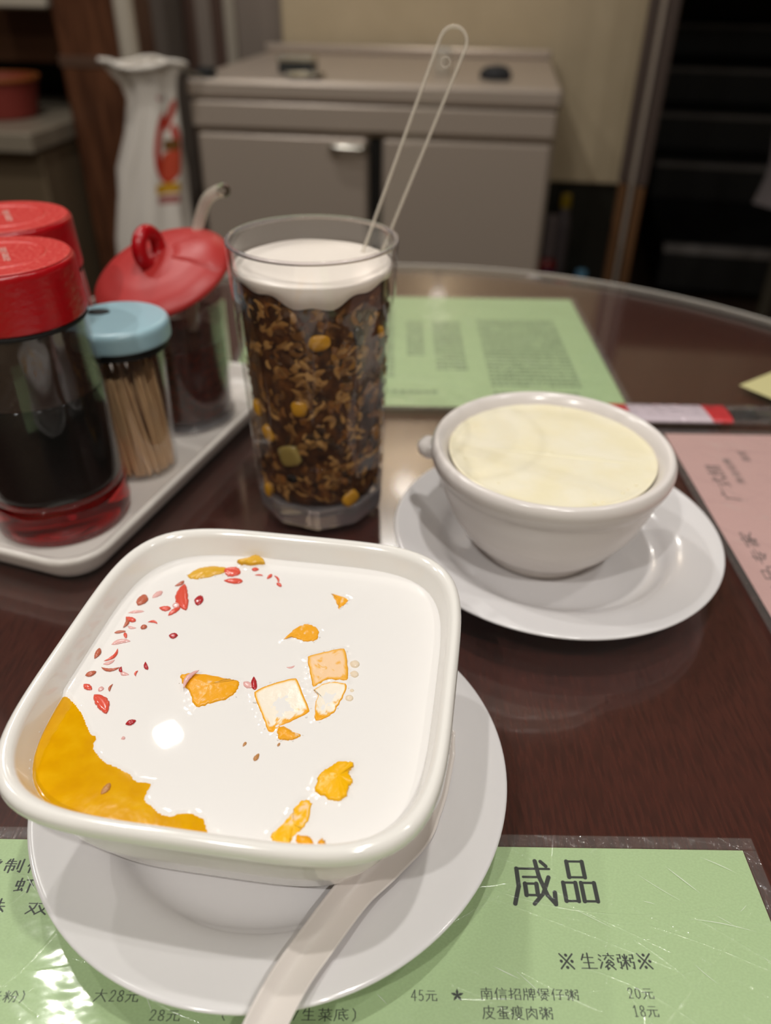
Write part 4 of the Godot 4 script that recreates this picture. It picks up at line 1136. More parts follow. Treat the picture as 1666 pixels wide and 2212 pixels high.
func soup_bowl() -> void:
	var at := Vector3(0.0906, 0.0003, -0.3406)
	plate("round white plate under the pudding bowl, between the glass and the pink menu", at)
	var b := thing("pudding_bowl", "round white soup bowl with a thick rim full of milk pudding", "bowl", Vector3(0.0830, 0.0061, -0.3425))
	obj("bowl_wall", lathe(rounded([Vector2(0, 0.003), Vector2(0.0275, 0.003), Vector2(0.0285, 0.0), Vector2(0.0312, 0.0), Vector2(0.0318, 0.004), Vector2(0.041, 0.0125), Vector2(0.0495, 0.026), Vector2(0.0545, 0.0395), Vector2(0.0568, 0.0478), Vector2(0.0588, 0.0508), Vector2(0.0605, 0.0550), Vector2(0.0607, 0.0590), Vector2(0.0590, 0.0622), Vector2(0.0565, 0.0622), Vector2(0.0540, 0.0598), Vector2(0.0505, 0.0540), Vector2(0.046, 0.03), Vector2(0.03, 0.01), Vector2(0, 0.008)], 0.003, 5), 128), M.cup, b)
	for a in [-2.83]:
		obj("lug_handle", pebble(0.0070, 0.0055, 0.0065, 2.4, 5), M.cup, b, Vector3(0.0625 * cos(a), 0.0475, 0.0640 * sin(a)), Vector3(0, -a, 0))
	var p := thing("milk_pudding", "pale yellow steamed milk pudding filling the round white bowl", "pudding", Vector3(0.0830, 0.0061, -0.3425))
	var f := FastNoiseLite.new()
	f.seed = 71
	f.frequency = 35.0
	var rows := []
	for s in [[0.0, 0.054, 0], [0.049, 0.054, 0], [0.0512, 0.0560, 0], [0.0516, 0.0576, 1], [0.0508, 0.0578, 1], [0.0494, 0.0573, 1], [0.0476, 0.0571, 1], [0.044, 0.0571, 1], [0.038, 0.0571, 1], [0.03, 0.0571, 1], [0.02, 0.0571, 1], [0.01, 0.0571, 1], [0.0, 0.0571, 1]]:
		var row := PackedVector3Array()
		for j in 128:
			var a := TAU * j / 128.0
			var x: float = s[0] * cos(a)
			var z: float = s[0] * sin(a)
			row.append(Vector3(x, s[1] + s[2] * (0.00022 * f.get_noise_2d(x, z) + 0.00035 * smoothstep(0.036, 0.05, s[0]) * f.get_noise_2d(x * 4.0, z * 4.0)) * (1.0 if s[0] > 0.0 else 0.0), z))
		rows.append(row)
	obj("curd", grid(rows, true), M.pudding, p)
	# a fold in the skin across the middle, and small bubbles by the rim
	for s in [[-0.036, -0.004, 0.030, 0.006, 0.0011], [-0.010, 0.001, 0.042, 0.010, 0.0009]]:
		obj("skin_fold", tube(smooth_path([Vector3(s[0], 0.0570, s[1]), Vector3((s[0] + s[2]) / 2, 0.0571, (s[1] + s[3]) / 2 + 0.001), Vector3(s[2], 0.0570, s[3])]), [0.0002, 0.0005, 0.0008, 0.0010, 0.0011, 0.0011, 0.0011, 0.0011, 0.0011, 0.0010, 0.0008, 0.0005, 0.0002], 8, 0.3), M.pudding_skin, p)
	for s in [[0.0140, -0.0480, 0.0011], [0.030, 0.034, 0.0006], [0.027, 0.037, 0.0008], [0.035, 0.030, 0.0007], [-0.036, -0.026, 0.0006], [-0.030, 0.030, 0.0006], [0.012, 0.046, 0.0008], [0.016, 0.0445, 0.0007], [-0.044, 0.008, 0.0006], [0.0, 0.001, 0.0005]]:
		obj("bubble", pebble(s[2], s[2] * 0.7, s[2], 2.0, 3), M.pudding_skin, p, Vector3(s[0], 0.0573, s[1]))

# ---------------------------------------------------------------- mango dessert
const POT := Vector3(-0.0446, 0.0076, -0.1943)   # foot of the square bowl
const POOL := Vector3(-0.0446, 0.0, -0.1943)     # middle of what is in it
const POT_TURN := -0.134

func chunk_list() -> Array:
	# middle x, z; label; share of milk film; tone; how far it stands out; outline in millimetres
	return [
		[-0.0594, -0.1876, "orange mango chunk lying left of centre with red shreds at its ends", 0.19, "o", 0.0010, [-11.6, -5.5, -7.3, -6.3, 4.0, -4.2, 8.0, -3.3, 9.7, -2.5, 9.5, 1.1, 7.1, 5.1, 1.5, 7.2, -3.2, 9.0, -6.8, 2.4, -10.9, -2.9]],
		[-0.0339, -0.1793, "square mango cube in the middle whose top is covered by white milk", 0.98, "o", 0.0008, [-10.2, -6.6, -3.5, -11.1, 3.6, -13.2, 6.5, -6.5, 9.6, 1.7, 4.5, 5.8, 1.4, 7.8, -1.5, 11.0, -3.4, 9.8, -7.1, 1.4]],
		[-0.0196, -0.1974, "upright mango cube with a peach-coloured top beside the sago pearls", 0.75, "c", 0.0012, [-7.6, -5.3, -1.8, -7.8, 5.4, -9.8, 7.2, 0.1, 7.1, 5.8, 0.3, 5.6, -4.4, 9.1, -6.2, 2.2]],
		[-0.0191, -0.1827, "mango piece under the peach-topped cube, milk-covered with orange edges", 0.90, "o", 0.0008, [-4.9, -4.5, -0.2, -8.2, 6.6, -7.8, 5.4, -0.9, 2.9, 5.3, -0.0, 8.3, -3.1, 8.7, -3.5, 1.7, -3.2, -2.8]],
		[-0.0306, -0.1682, "small ragged mango fragment touching the near end of the milk-covered cube", 0.17, "o", 0.0007, [-3.7, -2.0, -2.0, -3.0, 1.8, -0.5, 4.5, 0.7, 2.1, 2.4, -2.7, 2.4]],
		[-0.0300, -0.2148, "mango piece with a rounded end floating above the peach-topped cube", 0.24, "o", 0.0008, [-7.0, 3.5, -3.9, -2.0, -0.0, -5.0, 2.9, -4.7, 5.8, -1.4, 5.1, 3.6, 0.5, 4.1, -3.5, 1.8]],
		[-0.0174, -0.2338, "tiny triangular mango tip, nearest the bowl's far right corner", 0.20, "o", 0.0006, [-3.8, -4.2, 2.1, -2.0, 3.1, 0.3, -0.1, 4.9, -1.2, 1.0]],
		[-0.0130, -0.1512, "bright yellow rounded mango chunk in the near right part of the bowl", 0.00, "y", 0.0016, [-6.3, -0.5, -4.8, -2.8, -2.3, -4.6, -0.4, -6.0, 3.5, -5.9, 4.6, -4.9, 3.4, -3.0, 2.8, -1.5, 4.3, 0.7, 3.4, 2.6, 2.6, 6.5, -0.3, 8.1, -3.6, 6.8, -6.9, 4.5]],
		[-0.0254, -0.1352, "long mango wedge, peach above and golden below, by the near wall", 0.50, "y", 0.0012, [2.3, -8.4, 4.9, -7.3, 4.7, -2.2, 3.3, 0.6, 2.1, 2.1, 0.6, 4.1, -0.5, 6.3, -2.8, 6.1, -5.6, 4.9, -5.6, 3.0, -3.0, 0.2, -1.1, -3.1, 0.6, -6.3]],
		[-0.0217, -0.1301, "small golden mango piece between the long wedge and the near wall", 0.10, "o", 0.0008, [-2.3, -1.9, 0.4, -1.8, 2.1, -0.4, 3.2, 2.1, -1.0, 2.2, -2.3, -0.1]],
		[-0.0166, -0.1294, "smallest golden mango bit at the near wall, right of the wedge", 0.00, "o", 0.0007, [-1.0, -0.4, -0.2, -1.8, 0.9, -0.6, 1.2, 1.4, -0.9, 1.4]],
		[-0.0731, -0.2497, "flat ochre mango slice among red flakes by the far left wall", 0.00, "d", 0.0004, [-7.6, 2.0, -4.1, -2.8, 1.1, -4.4, 7.7, -3.8, 7.3, -0.5, 3.7, 1.7, -1.8, 4.0, -6.3, 3.7]],
		[-0.0556, -0.2571, "yellow mango piece leaning against the far wall of the bowl", 0.00, "d", 0.0022, [-5.7, 0.6, -1.4, -1.4, 1.2, -3.4, 4.7, -1.6, 5.6, 1.4, 0.2, 2.4, -4.5, 2.0]],
	]

func puree_edge() -> PackedVector2Array:
	# where the milk ends and the puree shows, millimetres from the middle of the pool
	var e := [-66.2, 8.3, -62.0, 10.8, -58.3, 14.2, -55.6, 17.2, -53.3, 20.4, -51.4, 23.5, -49.6, 26.1, -47.5, 26.9, -46.8, 28.6, -47.3, 30.2, -46.6, 32.2, -44.2, 34.9, -41.5, 37.0, -37.8, 38.6, -35.1, 40.0, -32.6, 41.1, -31.1, 43.0, -29.7, 43.9, -27.3, 44.0, -25.0, 44.5, -24.8, 45.4, -25.4, 47.4, -25.8, 49.7, -25.1, 51.0, -22.3, 52.9, -20.4, 54.6, -17.1, 55.6, -15.4, 54.7, -12.9, 54.2, -10.6, 54.4, -8.5, 55.6, -6.8, 56.2, -6.0, 57.9, -5.4, 59.5, -4.4, 61.0, -3.0, 60.9, -2.4, 61.7, 0.0, 63.1, 3.6, 64.8, 7.1, 66.6]
	var out := PackedVector2Array()
	for i in range(0, e.size(), 2):
		out.append(Vector2(e[i], e[i + 1]))
	return out

func pool_norm(x: float, z: float, e := 4.4) -> float:
	var u := x * cos(0.134) + z * sin(0.134)
	var w := (-x * sin(0.134) + z * cos(0.134)) / 1.022
	return pow(pow(absf(u), e) + pow(absf(w), e), 1.0 / e)

func wavy_outline(o: Array, sd: int, jitter := 0.22) -> PackedVector2Array:
	# a smoothed, slightly ragged outline in metres
	var r := RandomNumberGenerator.new()
	r.seed = sd
	var p := PackedVector2Array()
	for i in range(0, o.size(), 2):
		p.append(Vector2(o[i], o[i + 1]) * 0.001)
	var out := PackedVector2Array()
	var n := p.size()
	for i in n:
		for s in 5:
			var t := s / 5.0
			var q := p[i].cubic_interpolate(p[(i + 1) % n], p[(i + n - 1) % n], p[(i + 2) % n], t)
			q = q.lerp(p[i].lerp(p[(i + 1) % n], t), 0.5)
			out.append(q + Vector2(r.randf_range(-1, 1), r.randf_range(-1, 1)) * 0.001 * jitter)
	return out

func front_dessert() -> void:
	plate("round white plate under the square mango dessert bowl, nearest the viewer", Vector3(-0.0397, 0.0013, -0.1864))
	var b := thing("square_bowl", "square white bowl with rounded corners full of mango dessert", "bowl", POT, POT_TURN)
	obj("bowl_wall", square_loft(rounded([Vector2(0, 0.002), Vector2(0.0412, 0.002), Vector2(0.0420, 0.0), Vector2(0.0452, 0.0), Vector2(0.0462, 0.004), Vector2(0.0525, 0.012), Vector2(0.0595, 0.029), Vector2(0.0640, 0.0455), Vector2(0.0652, 0.0515), Vector2(0.0690, 0.0528), Vector2(0.0702, 0.0546), Vector2(0.0700, 0.0578), Vector2(0.0685, 0.0593), Vector2(0.0668, 0.0592), Vector2(0.0653, 0.0578), Vector2(0.0646, 0.0550), Vector2(0.0625, 0.0480), Vector2(0.0585, 0.034), Vector2(0.052, 0.018), Vector2(0.044, 0.0105), Vector2(0, 0.0085)], 0.0022, 4)), M.bowl, b)
	b.scale = Vector3(1.0, 1.0, 1.022)
	# ---- puree fills the bowl; the milk lies over it save in the near left corner
	var rows := []
	for s in [[0.0, 0.016], [0.040, 0.018], [0.052, 0.027], [0.0596, 0.0450], [0.0632, 0.0560], [0.0618, 0.0562], [0.04, 0.0562], [0.0, 0.0562]]:
		var row := PackedVector3Array()
		for j in 120:
			row.append(square_point(s[0], s[1], TAU * j / 120.0, 4.4))
		rows.append(row)
	var pu := obj("mango_puree", grid(rows, true), M.puree)
	pu.position = POOL
	pu.rotation.y = POT_TURN
	pu.scale = Vector3(1.0, 1.0, 1.022)
	tag(pu, "orange-yellow mango puree showing in the near left corner of the bowl", "puree")
	var edge := puree_edge()
	var corner := edge.duplicate()
	corner.append_array(PackedVector2Array([Vector2(7.5, 95), Vector2(-100, 95), Vector2(-100, 8)]))
	var chunks := chunk_list()
	var outs := []
	for k in chunks.size():
		outs.append(wavy_outline(chunks[k][6], 80 + k, 0.3 if k not in [1, 2] else 0.12))
	var f := FastNoiseLite.new()
	f.seed = 77
	f.frequency = 0.35
	var step := 0.0007
	var n := int(0.140 / step)
	var hs := PackedFloat32Array()
	hs.resize((n + 1) * (n + 1))
	for i in n + 1:
		for j in n + 1:
			var x := -0.070 + j * step
			var z := -0.070 + i * step
			var nm := pool_norm(x, z)
			var h := 0.05698
			if nm > 0.0652:
				hs[i * (n + 1) + j] = -1.0
				continue
			h += 0.0006 * exp(-(0.0636 - nm) / 0.0009) if nm < 0.0636 else 0.0006
			var q := Vector2(x, z) * 1000.0
			if q.x < 14.0 and q.y > 2.0:
				var d := 99.0
				for s in edge.size() - 1:
					var cl := Geometry2D.get_closest_point_to_segment(q, edge[s], edge[s + 1])
					d = minf(d, q.distance_to(cl))
				if Geometry2D.is_point_in_polygon(q, corner):
					d = -d
				d += 0.35 * f.get_noise_2d(q.x * 3.0, q.y * 3.0)
				h -= 0.0011 * (0.5 - 0.5 * tanh(d / 0.45 + 0.9))
			for k in chunks.size():
				var c := Vector2(chunks[k][0] - POOL.x, chunks[k][1] - POOL.z)
				var lq := Vector2(x, z) - c
				if lq.length() < 0.019:
					var o: PackedVector2Array = outs[k]
					var d := 99.0
					for s in range(0, o.size(), 2):
						d = minf(d, lq.distance_squared_to(o[s]))
					d = sqrt(d) * 1000.0
					if Geometry2D.is_point_in_polygon(lq, o):
						d = 0.0
					h += 0.00045 * exp(-d * d / 1.6) * minf(chunks[k][5] / 0.001, 1.4)
			hs[i * (n + 1) + j] = h
	var st := SurfaceTool.new()
	st.begin(Mesh.PRIMITIVE_TRIANGLES)
	for i in n:
		for j in n:
			var a := i * (n + 1) + j
			if hs[a] < 0 or hs[a + 1] < 0 or hs[a + n + 1] < 0 or hs[a + n + 2] < 0:
				continue
			for c in [[0, 0], [1, 0], [0, 1], [1, 0], [1, 1], [0, 1]]:
				st.add_vertex(Vector3(-0.070 + (j + c[0]) * step, hs[a + c[1] * (n + 1) + c[0]], -0.070 + (i + c[1]) * step))
	st.generate_normals()
	var milk := obj("coconut_milk", st.commit(), M.milk)
	milk.position = POOL
	tag(milk, "white coconut milk covering most of the mango dessert in the square bowl", "milk")
	# bubbles and drops round the fruit and along the wall
	var beads := SurfaceTool.new()
	beads.begin(Mesh.PRIMITIVE_TRIANGLES)
	var bead := pebble(1.0, 0.6, 1.0, 2.0, 2)
	for q in 260:
		var c: Array = chunks[rng.randi() % chunks.size()]
		var o: PackedVector2Array = outs[chunks.find(c)]
		var e := o[rng.randi() % o.size()] * rng.randf_range(0.92, 1.12)
		var at := Vector3(c[0] + e.x, 0.0573, c[1] + e.y)
		if q % 6 == 0:
			var w := square_point(0.0632, 0.0576, rng.randf() * TAU, 4.4)
			var tw := Vector3(w.x, 0, w.z * 1.022).rotated(Vector3.UP, POT_TURN)
			at = POOL + Vector3(tw.x, 0.0574, tw.z)
		var size := rng.randf_range(0.00018, 0.00042)
		beads.append_from(bead, 0, Transform3D(Basis.from_scale(Vector3.ONE * size), at - POOL))
	var bd := obj("milk_bubbles", beads.commit(), M.milk)
	bd.position = POOL
	bd.set_meta("kind", "stuff")
	tag(bd, "tiny bubbles in the coconut milk round the mango chunks", "bubbles")
	for k in chunks.size():
		mango(chunks[k], outs[k], 90 + k)
	# ---- red pomelo
	var k := 0
	for p in [
		[-0.0950, -0.1796, 10.7, 4.1, 51, "pomelo", "large coral pomelo flake beside the orange puree"],
		[-0.0784, -0.2349, 16.5, 5.2, 76, "pomelo", "large coral pomelo flake standing near the far left corner, longest of the red flakes"],
		[-0.0727, -0.2329, 3.7, 5.8, -1, "pomelo_dark", "crimson pomelo fleck right of the largest coral flake"],
		[-0.0951, -0.2326, 6.7, 4.3, -83, "pomelo_brown", "brownish pomelo flake by the bowl's left wall near its far corner"],
		[-0.0898, -0.2361, 5.3, 2.8, -56, "pomelo_pale", "pinkish pomelo shred between the brownish flake and the largest coral flake"],
		[-0.0848, -0.2280, 4.7, 2.8, 6, "pomelo", "short red pomelo flake left of the largest coral flake's foot"],
		[-0.0808, -0.2262, 6.1, 2.3, -54, "pomelo", "slanting coral pomelo shred at the foot of the largest coral flake"],
		[-0.0954, -0.2256, 6.3, 1.6, -9, "pomelo_pale", "thin pale pink pomelo shred, fifteenth of the minor ones up the left wall from puree"],
		[-0.0981, -0.2196, 5.9, 1.6, -96, "pomelo_brown", "thin brownish pomelo shred, thirteenth of the minor ones up the left wall from puree"],
		[-0.0963, -0.2215, 5.1, 2.3, 29, "pomelo", "slim coral pomelo shred, fourteenth of the minor ones up the left wall from puree"],
		[-0.0947, -0.2174, 3.8, 1.3, 18, "pomelo_pale", "slim pale pink pomelo shred, eleventh of the minor ones up the left wall from puree"],
		[-0.0903, -0.2173, 2.7, 2.6, -73, "pomelo_brown", "stubby brownish pomelo shred, tenth of the minor ones up the left wall from puree"],
		[-0.0875, -0.2196, 4.0, 1.2, 12, "pomelo", "thin coral pomelo shred, twelfth of the minor ones up the left wall from puree"],
		[-0.0781, -0.2130, 3.4, 2.8, -1, "pomelo_dark", "lone small red pomelo fleck in the open milk, far left"],
		[-0.0983, -0.2144, 4.2, 1.4, -13, "pomelo_brown", "thin brownish pomelo shred, ninth of the minor ones up the left wall from puree"],
		[-0.0958, -0.2127, 3.4, 1.3, 65, "pomelo", "slim coral pomelo shred, eighth of the minor ones up the left wall from puree"],
		[-0.0964, -0.2088, 6.9, 2.5, -16, "pomelo_pale", "pale pink submerged pomelo shred midway along the left wall"],
		[-0.1034, -0.2032, 5.5, 2.1, -89, "pomelo_brown", "brownish pomelo shred closest to the left wall midway along"],
		[-0.0983, -0.2026, 7.2, 1.4, -64, "pomelo", "thin coral pomelo shred, seventh of the minor ones up the left wall from puree"],
		[-0.0979, -0.1992, 4.3, 1.5, -32, "pomelo_pale", "slim pale pink pomelo shred, sixth of the minor ones up the left wall from puree"],
		[-0.0965, -0.1965, 6.7, 1.4, -1, "pomelo_brown", "thin brownish pomelo shred, fifth of the minor ones up the left wall from puree"],
		[-0.0923, -0.1955, 3.0, 1.2, 71, "pomelo_dark", "bent red pomelo fleck amid the left wall shreds"],
		[-0.0907, -0.1936, 3.5, 1.7, 17, "pomelo_pale", "slim pale pink pomelo shred, fourth of the minor ones up the left wall from puree"],
		[-0.1025, -0.1933, 3.9, 2.4, -31, "pomelo_brown", "stubby brownish pomelo shred, third of the minor ones up the left wall from puree"],
		[-0.1016, -0.1871, 4.4, 2.2, 35, "pomelo", "red pomelo fleck by the left wall just above the large coral flake"],
		[-0.0968, -0.1864, 2.1, 2.3, 11, "pomelo_pale", "stubby pale pink pomelo shred, first of the minor ones up the left wall from puree"],
		[-0.0934, -0.1869, 3.5, 0.9, -87, "pomelo_brown", "thin brownish pomelo shred, second of the minor ones up the left wall from puree"],
		[-0.0864, -0.1937, 2.8, 0.8, -90, "pomelo", "thin coral pomelo sliver standing apart right of the left wall shreds"],
		[-0.0840, -0.1975, 4.3, 1.4, 65, "pomelo_dark", "curved crimson pomelo fleck alone between left wall shreds and left mango chunk"],
		[-0.0826, -0.1720, 3.5, 2.3, -29, "pomelo_dark", "dark red pomelo fleck between the large coral flake and the lamp's reflection"],
		[-0.0833, -0.1656, 1.4, 1.4, -28, "pomelo_pale", "tiny mauve pomelo speck below the dark red fleck"],
		[-0.0808, -0.2300, 3.3, 3.5, -1, "pomelo_pale", "stubby pale pink pomelo shred, sixteenth of the minor ones up the left wall from puree"],
		[-0.0826, -0.2430, 4.6, 1.8, -49, "pomelo_brown", "slim brownish pomelo shred, seventeenth of the minor ones up the left wall from puree"],
		[-0.0627, -0.2510, 7.6, 6.4, 20, "pomelo", "red pomelo flake against the flat mango slice at the far wall"],
		[-0.0612, -0.2450, 7.9, 3.4, 3, "pomelo", "flat red pomelo flake below the flat mango slice"],
		[-0.0534, -0.2527, 3.1, 2.3, -1, "pomelo", "stubby red pomelo shred, first of those by the far wall's middle from its left"],
		[-0.0470, -0.2482, 3.6, 1.7, -64, "pomelo", "slim red pomelo shred, third of those by the far wall's middle from its left"],
		[-0.0441, -0.2465, 5.3, 1.0, 64, "pomelo", "thin red pomelo shred, fourth of those by the far wall's middle from its left"],
		[-0.0425, -0.2430, 3.2, 1.6, 48, "pomelo", "slim red pomelo shred, fifth of those by the far wall's middle from its left"],
		[-0.0446, -0.1900, 6.5, 2.1, 78, "pomelo_dark", "crimson pomelo fleck at the right end of the left mango chunk"],
		[-0.0467, -0.1894, 4.6, 2.8, 34, "pomelo_pale", "pink pomelo shred between the left mango chunk and the crimson fleck"],
		[-0.0660, -0.1895, 9.3, 2.0, -68, "pomelo_pale", "coral pomelo strand draped over the left end of the left mango chunk"],
		[-0.0330, -0.1984, 3.1, 0.9, -15, "pomelo_pale", "thin mauve pomelo thread in the milk left of the upright mango cube"],
		[-0.0514, -0.2488, 3.5, 0.9, 3, "pomelo", "thin red pomelo shred, second of those by the far wall's middle from its left"]]:
		k += 1
		var label: String = p[6]
		var group := ""
		if label.contains("minor ones"):
			group = "pomelo shreds along the left wall"
		elif label.contains("those by"):
			group = "pomelo shreds near the far wall"
		var o := obj("pomelo_flake", shred(p[2] * 0.001, p[3] * 0.001, k), M[p[5]])
		o.position = Vector3(p[0], 0.0572 if p[5] != "pomelo_pale" else 0.0570, p[1])
		if label.contains("draped"):
			o.position.y = 0.0592
		o.rotation.y = -deg_to_rad(p[4])
		tag(o, label, "fruit", group)
	# ---- sago pearls and brown specks
	for p in [[-0.0102, -0.2000, 1.9, "sago pearl right of the peach-topped mango cube, farthest of four"], [-0.0102, -0.1951, 1.7, "sago pearl right of the peach-topped mango cube, second of four"], [-0.0107, -0.1875, 0.9, "smallest sago pearl beside the mango piece under the peach-topped cube"], [-0.0114, -0.1841, 1.5, "sago pearl nearest the viewer beside the peach-topped cube's lower piece"]]:
		var o := obj("sago_pearl", pebble(p[2] * 0.001, p[2] * 0.0007, p[2] * 0.001, 2.0, 4), M.sago)
		o.position = Vector3(p[0], 0.0567, p[1])
		tag(o, "translucent " + p[3], "sago", "sago pearls by the mango cubes")
	for p in [[-0.0836, 0.0563, -0.1473, 2.1, "brown fibre speck floating on the orange puree"], [-0.0394, 0.0571, -0.1590, 1.5, "brown fibre speck in the open milk below the milk-covered mango cube"], [-0.0440, 0.0570, -0.1640, 1.0, "tiny tan fibre speck left of the ragged mango fragment"], [-0.0330, 0.0571, -0.1640, 0.8, "tiny tan fibre speck at the foot of the ragged mango fragment"]]:
		var o := obj("fibre_speck", shred(p[3] * 0.0021, p[3] * 0.00105, int(p[3] * 10.0)), M.husk)
		o.position = Vector3(p[0], p[1], p[2])
		o.rotation.y = 1.2
		tag(o, p[4], "fibre")
	var cr := obj("reddish_crumb", shred(0.0052, 0.0027, 99), M.crumb)
	cr.position = Vector3(-0.0630, 0.0082, -0.1308)
	cr.rotation.y = 0.75
	tag(cr, "reddish-brown crumb lying on the front plate before the square bowl", "crumb")

func mango(c: Array, o: PackedVector2Array, sd: int) -> void:
	var film: float = c[3]
	var base: Color = {"o": Color(0.92, 0.64, 0.13), "c": Color(0.92, 0.66, 0.20), "y": Color(0.94, 0.70, 0.08), "d": Color(0.85, 0.65, 0.17)}[c[4]]
	var over := Color(0.94, 0.80, 0.66) if c[4] != "o" or film < 0.6 else Color(0.945, 0.925, 0.895)
	var f := FastNoiseLite.new()
	f.seed = sd
	f.frequency = 0.28
	var area := 0.0
	for i in o.size():
		area += o[i].cross(o[(i + 1) % o.size()])
	if area < 0.0:
		o.reverse()
	var top: float = 0.05705 + c[5] * 0.8
	var rows := []
	var tint := []
	for r in [[0.25, -0.008], [0.9, -0.0075], [1.02, -0.004], [1.0, -0.0007], [0.985, -0.0003], [0.955, -0.0001], [0.92, 0.0], [0.88, 0.0], [0.83, 0.0], [0.76, 0.0], [0.69, 0.0], [0.61, 0.0], [0.53, 0.0], [0.45, 0.0], [0.36, 0.0], [0.27, 0.0], [0.18, 0.0], [0.09, 0.0], [0.0, 0.0]]:
		var row := PackedVector3Array()
		var t := PackedColorArray()
		for q in o:
			var p: Vector2 = q * r[0]
			var nz := f.get_noise_2d(p.x * 1000.0, p.y * 1000.0)
			var dome: float = (1.0 - r[0] * r[0]) * (0.0009 if film < 0.2 else 0.0 if film < 0.9 else -0.0004)
			var y: float = top + r[1] + (dome + 0.00012 * nz if r[1] > -0.0002 else 0.0)
			row.append(Vector3(p.x, y, p.y))
			var cover := 0.0
			if r[1] > -0.00035:
				if film > 0.85:
					var bare: float = nz * 0.45 + (p.y * 40.0 + p.x * 14.0 if p.y > 0.0 else -0.3) + 0.18 * r[0]
					cover = (1.0 - smoothstep(0.86, 0.95, r[0])) * (1.0 - smoothstep(0.36, 0.46, bare))
				elif film > 0.15:
					cover = smoothstep(0.0, 0.15, film - 0.42 - nz * 0.7) * (1.0 - smoothstep(0.80, 0.94, r[0]))
				if c[2].begins_with("long mango wedge"):
					cover *= smoothstep(0.0015, -0.0005, p.y)
			var tone := base.lerp(over, cover * 0.92)
			t.append(tone.srgb_to_linear())
		rows.append(row)
		tint.append(t)
	var m := obj("mango_chunk", grid(rows, true, tint), M.mango)
	m.position = Vector3(c[0], 0, c[1])
	tag(m, c[2], "mango")

func shred(l: float, w: float, sd: int) -> ArrayMesh:
	# a spindle of fruit pulp, bent a little, flat side down
	var r := RandomNumberGenerator.new()
	r.seed = sd
	var bend := r.randf_range(-0.22, 0.22) * (1.0 if w < 0.4 * l else 0.3)
	var skew := r.randf_range(0.35, 0.65)
	var rows := []
	for i in 15:
		var t := i / 14.0
		var x := (t - 0.5) * l
		var z := bend * l * (1.0 - 4.0 * (t - 0.5) * (t - 0.5))
		var s := pow(t / skew, 0.9) if t < skew else pow((1.0 - t) / (1.0 - skew), 0.8)
		var hw := 0.5 * w * pow(sin(s * PI / 2), 0.9) * (1.0 + 0.10 * r.randf_range(-1, 1)) if i > 0 and i < 14 else 0.0
		var row := PackedVector3Array()
		for j in 12:
			var a := TAU * j / 12.0
			row.append(Vector3(x, 0.55 * minf(hw, 0.0011) * sin(a), z + hw * cos(a)))
		rows.append(row)
	return grid(rows, true)

func soup_spoon() -> void:
	# white ceramic spoon: head on the plate beside the bowl, handle over the plate's near rim
	var path := smooth_path([Vector3(-0.0324, 0.0325, -0.0848), Vector3(-0.0301, 0.0290, -0.0943), Vector3(-0.0249, 0.0258, -0.1079), Vector3(-0.0176, 0.0224, -0.1215), Vector3(-0.0088, 0.0195, -0.1362), Vector3(0.0001, 0.0180, -0.1475), Vector3(0.0080, 0.0168, -0.1591), Vector3(0.0114, 0.0163, -0.1700), Vector3(0.0147, 0.0166, -0.1825), Vector3(0.0186, 0.0178, -0.1974), Vector3(0.0226, 0.0200, -0.2092)], 6)
	var keys := [[0.0, 0.0057, 0.0020], [0.25, 0.0060, 0.0028], [0.42, 0.0064, 0.0036], [0.54, 0.0078, 0.0042], [0.66, 0.0100, 0.0052], [0.78, 0.0108, 0.0056], [0.88, 0.0104, 0.0050], [0.95, 0.0080, 0.0034], [1.0, 0.0012, 0.0004]]
	var rows := []
	for i in path.size():
		var t := float(i) / (path.size() - 1)
		var hw := 0.0
		var dish := 0.0
		for s in keys.size() - 1:
			if t >= keys[s][0] and t <= keys[s + 1][0]:
				var u: float = smoothstep(keys[s][0], keys[s + 1][0], t) if s > 3 and s < 6 else (t - keys[s][0]) / (keys[s + 1][0] - keys[s][0])
				hw = lerpf(keys[s][1], keys[s + 1][1], u)
				dish = lerpf(keys[s][2], keys[s + 1][2], u)
		var d := (path[mini(i + 1, path.size() - 1)] - path[maxi(i - 1, 0)]).normalized()
		var side := d.cross(Vector3.UP).normalized()
		var up := side.cross(d).normalized()
		var th := 0.0026
		var row := PackedVector3Array()
		for q in 15:
			var x := q / 7.0 - 1.0
			row.append(path[i] + side * hw * x + up * -dish * channel(x, t))
		for q in 15:
			var x := 1.0 - q / 7.0
			row.append(path[i] + side * hw * x * 0.94 + up * (-dish * channel(x, t) - th * (1.0 - 0.55 * x * x * x * x)))
		rows.append(row)
	var ends := []
	for e in [0, rows.size() - 1]:
		var m := Vector3.ZERO
		for p in rows[e]:
			m += p / rows[e].size()
		var flat := PackedVector3Array()
		for p in rows[e]:
			flat.append(m)
		ends.append(flat)
	rows.push_front(ends[0])
	rows.push_back(ends[1])
	for i in rows.size():
		var row: PackedVector3Array = rows[i]
		for j in row.size():
			row[j] -= Vector3(-0.0100, 0.0175, -0.1386)
		rows[i] = row
	var o := obj("soup_spoon", grid(rows, true), M.spoon)
	o.position = Vector3(-0.0100, 0.0175, -0.1386)
	tag(o, "white ceramic soup spoon lying on the front plate, handle over its near rim", "spoon")

func channel(x: float, t: float) -> float:
	# depth across the spoon: a V-like groove in the handle, a round dish in the head
	var v := -0.34
	var u := (x - v) / (1.0 - v) if x > v else (v - x) / (1.0 + v)
	return lerpf(1.0 - pow(u, 1.25), 1.0 - absf(x) * absf(x) * (0.6 + 0.4 * absf(x)), smoothstep(0.5, 0.68, t))

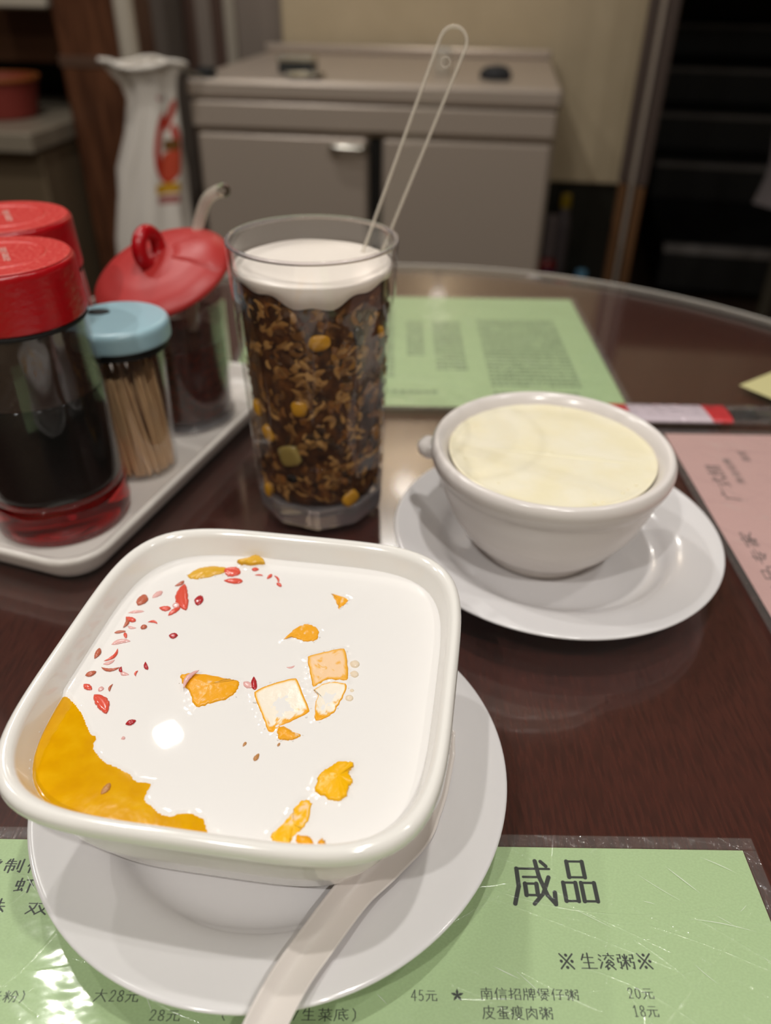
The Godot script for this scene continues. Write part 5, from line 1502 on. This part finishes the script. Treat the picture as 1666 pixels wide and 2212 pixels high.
func wrapper() -> void:
	var t := thing("wrapped_utensil", "clear wrapped utensil pack with a red and white paper band behind the pudding bowl", "packet", Vector3(0.2380, 0.0004, -0.5020), 0.0)
	var f := FastNoiseLite.new()
	f.seed = 91
	f.frequency = 60.0
	for part in [["paper_band", -0.085, 0.0045, 0.0128, 0.0026], ["clear_pouch", -0.0865, 0.105, 0.0134, 0.0032]]:
		var rows := []
		for i in 41:
			var x := lerpf(part[1], part[2], i / 40.0)
			var e := 1.0 - pow(absf(i / 20.0 - 1.0), 8.0) * (0.8 if part[0] == "clear_pouch" else 0.05)
			var row := PackedVector3Array()
			for j in 24:
				var a := -TAU * j / 24.0
				var bump := 1.0 + (0.3 * f.get_noise_3d(x, cos(a) * 0.02, sin(a) * 0.02) if part[0] == "clear_pouch" else 0.0)
				row.append(Vector3(x, 0.0034 + part[4] * e * bump * sin(a), part[3] * signf(cos(a)) * pow(absf(cos(a)), 0.6)))
			rows.append(row)
		var m: Material = M.film
		if part[0] == "paper_band":
			var im := Image.create(512, 512, false, Image.FORMAT_RGB8)
			im.fill(Color(0.80, 0.76, 0.78))
			var red := Color(0.78, 0.10, 0.134)
			for y in range(0, 512, 4):
				var g := 0.5 + 0.5 * sin(y * 0.03)
				pen(im, Vector2(0, y), Vector2(512, y), 2.5, red if false else Color(0.80, 0.74, 0.77))
			# uv: x runs round the band, y along it
			pen(im, Vector2(0, 495), Vector2(512, 495), 30, red)
			pen(im, Vector2(256, 440), Vector2(512, 470), 34, red)
			pen(im, Vector2(0, 60), Vector2(512, 40), 60, red)
			pen(im, Vector2(0, 150), Vector2(90, 60), 30, red)
			for q in 9:
				pen(im, Vector2(280 + 20 * (q % 3), 190 + q * 26), Vector2(300 + 20 * (q % 2), 205 + q * 26), 6, Color(0.85, 0.45, 0.50))
			var pm := mat(Color.WHITE, 0.4)
			pm.albedo_texture = ImageTexture.create_from_image(im)
			m = pm
		obj(part[0], grid(rows, true), m, t)
	for z in [-0.004, 0.004]:
		obj("stick", tube(PackedVector3Array([Vector3(0.006, 0.0034, z), Vector3(0.05, 0.0034, z), Vector3(0.10, 0.0034, z)]), [0.0019], 10), M.plastic, t)
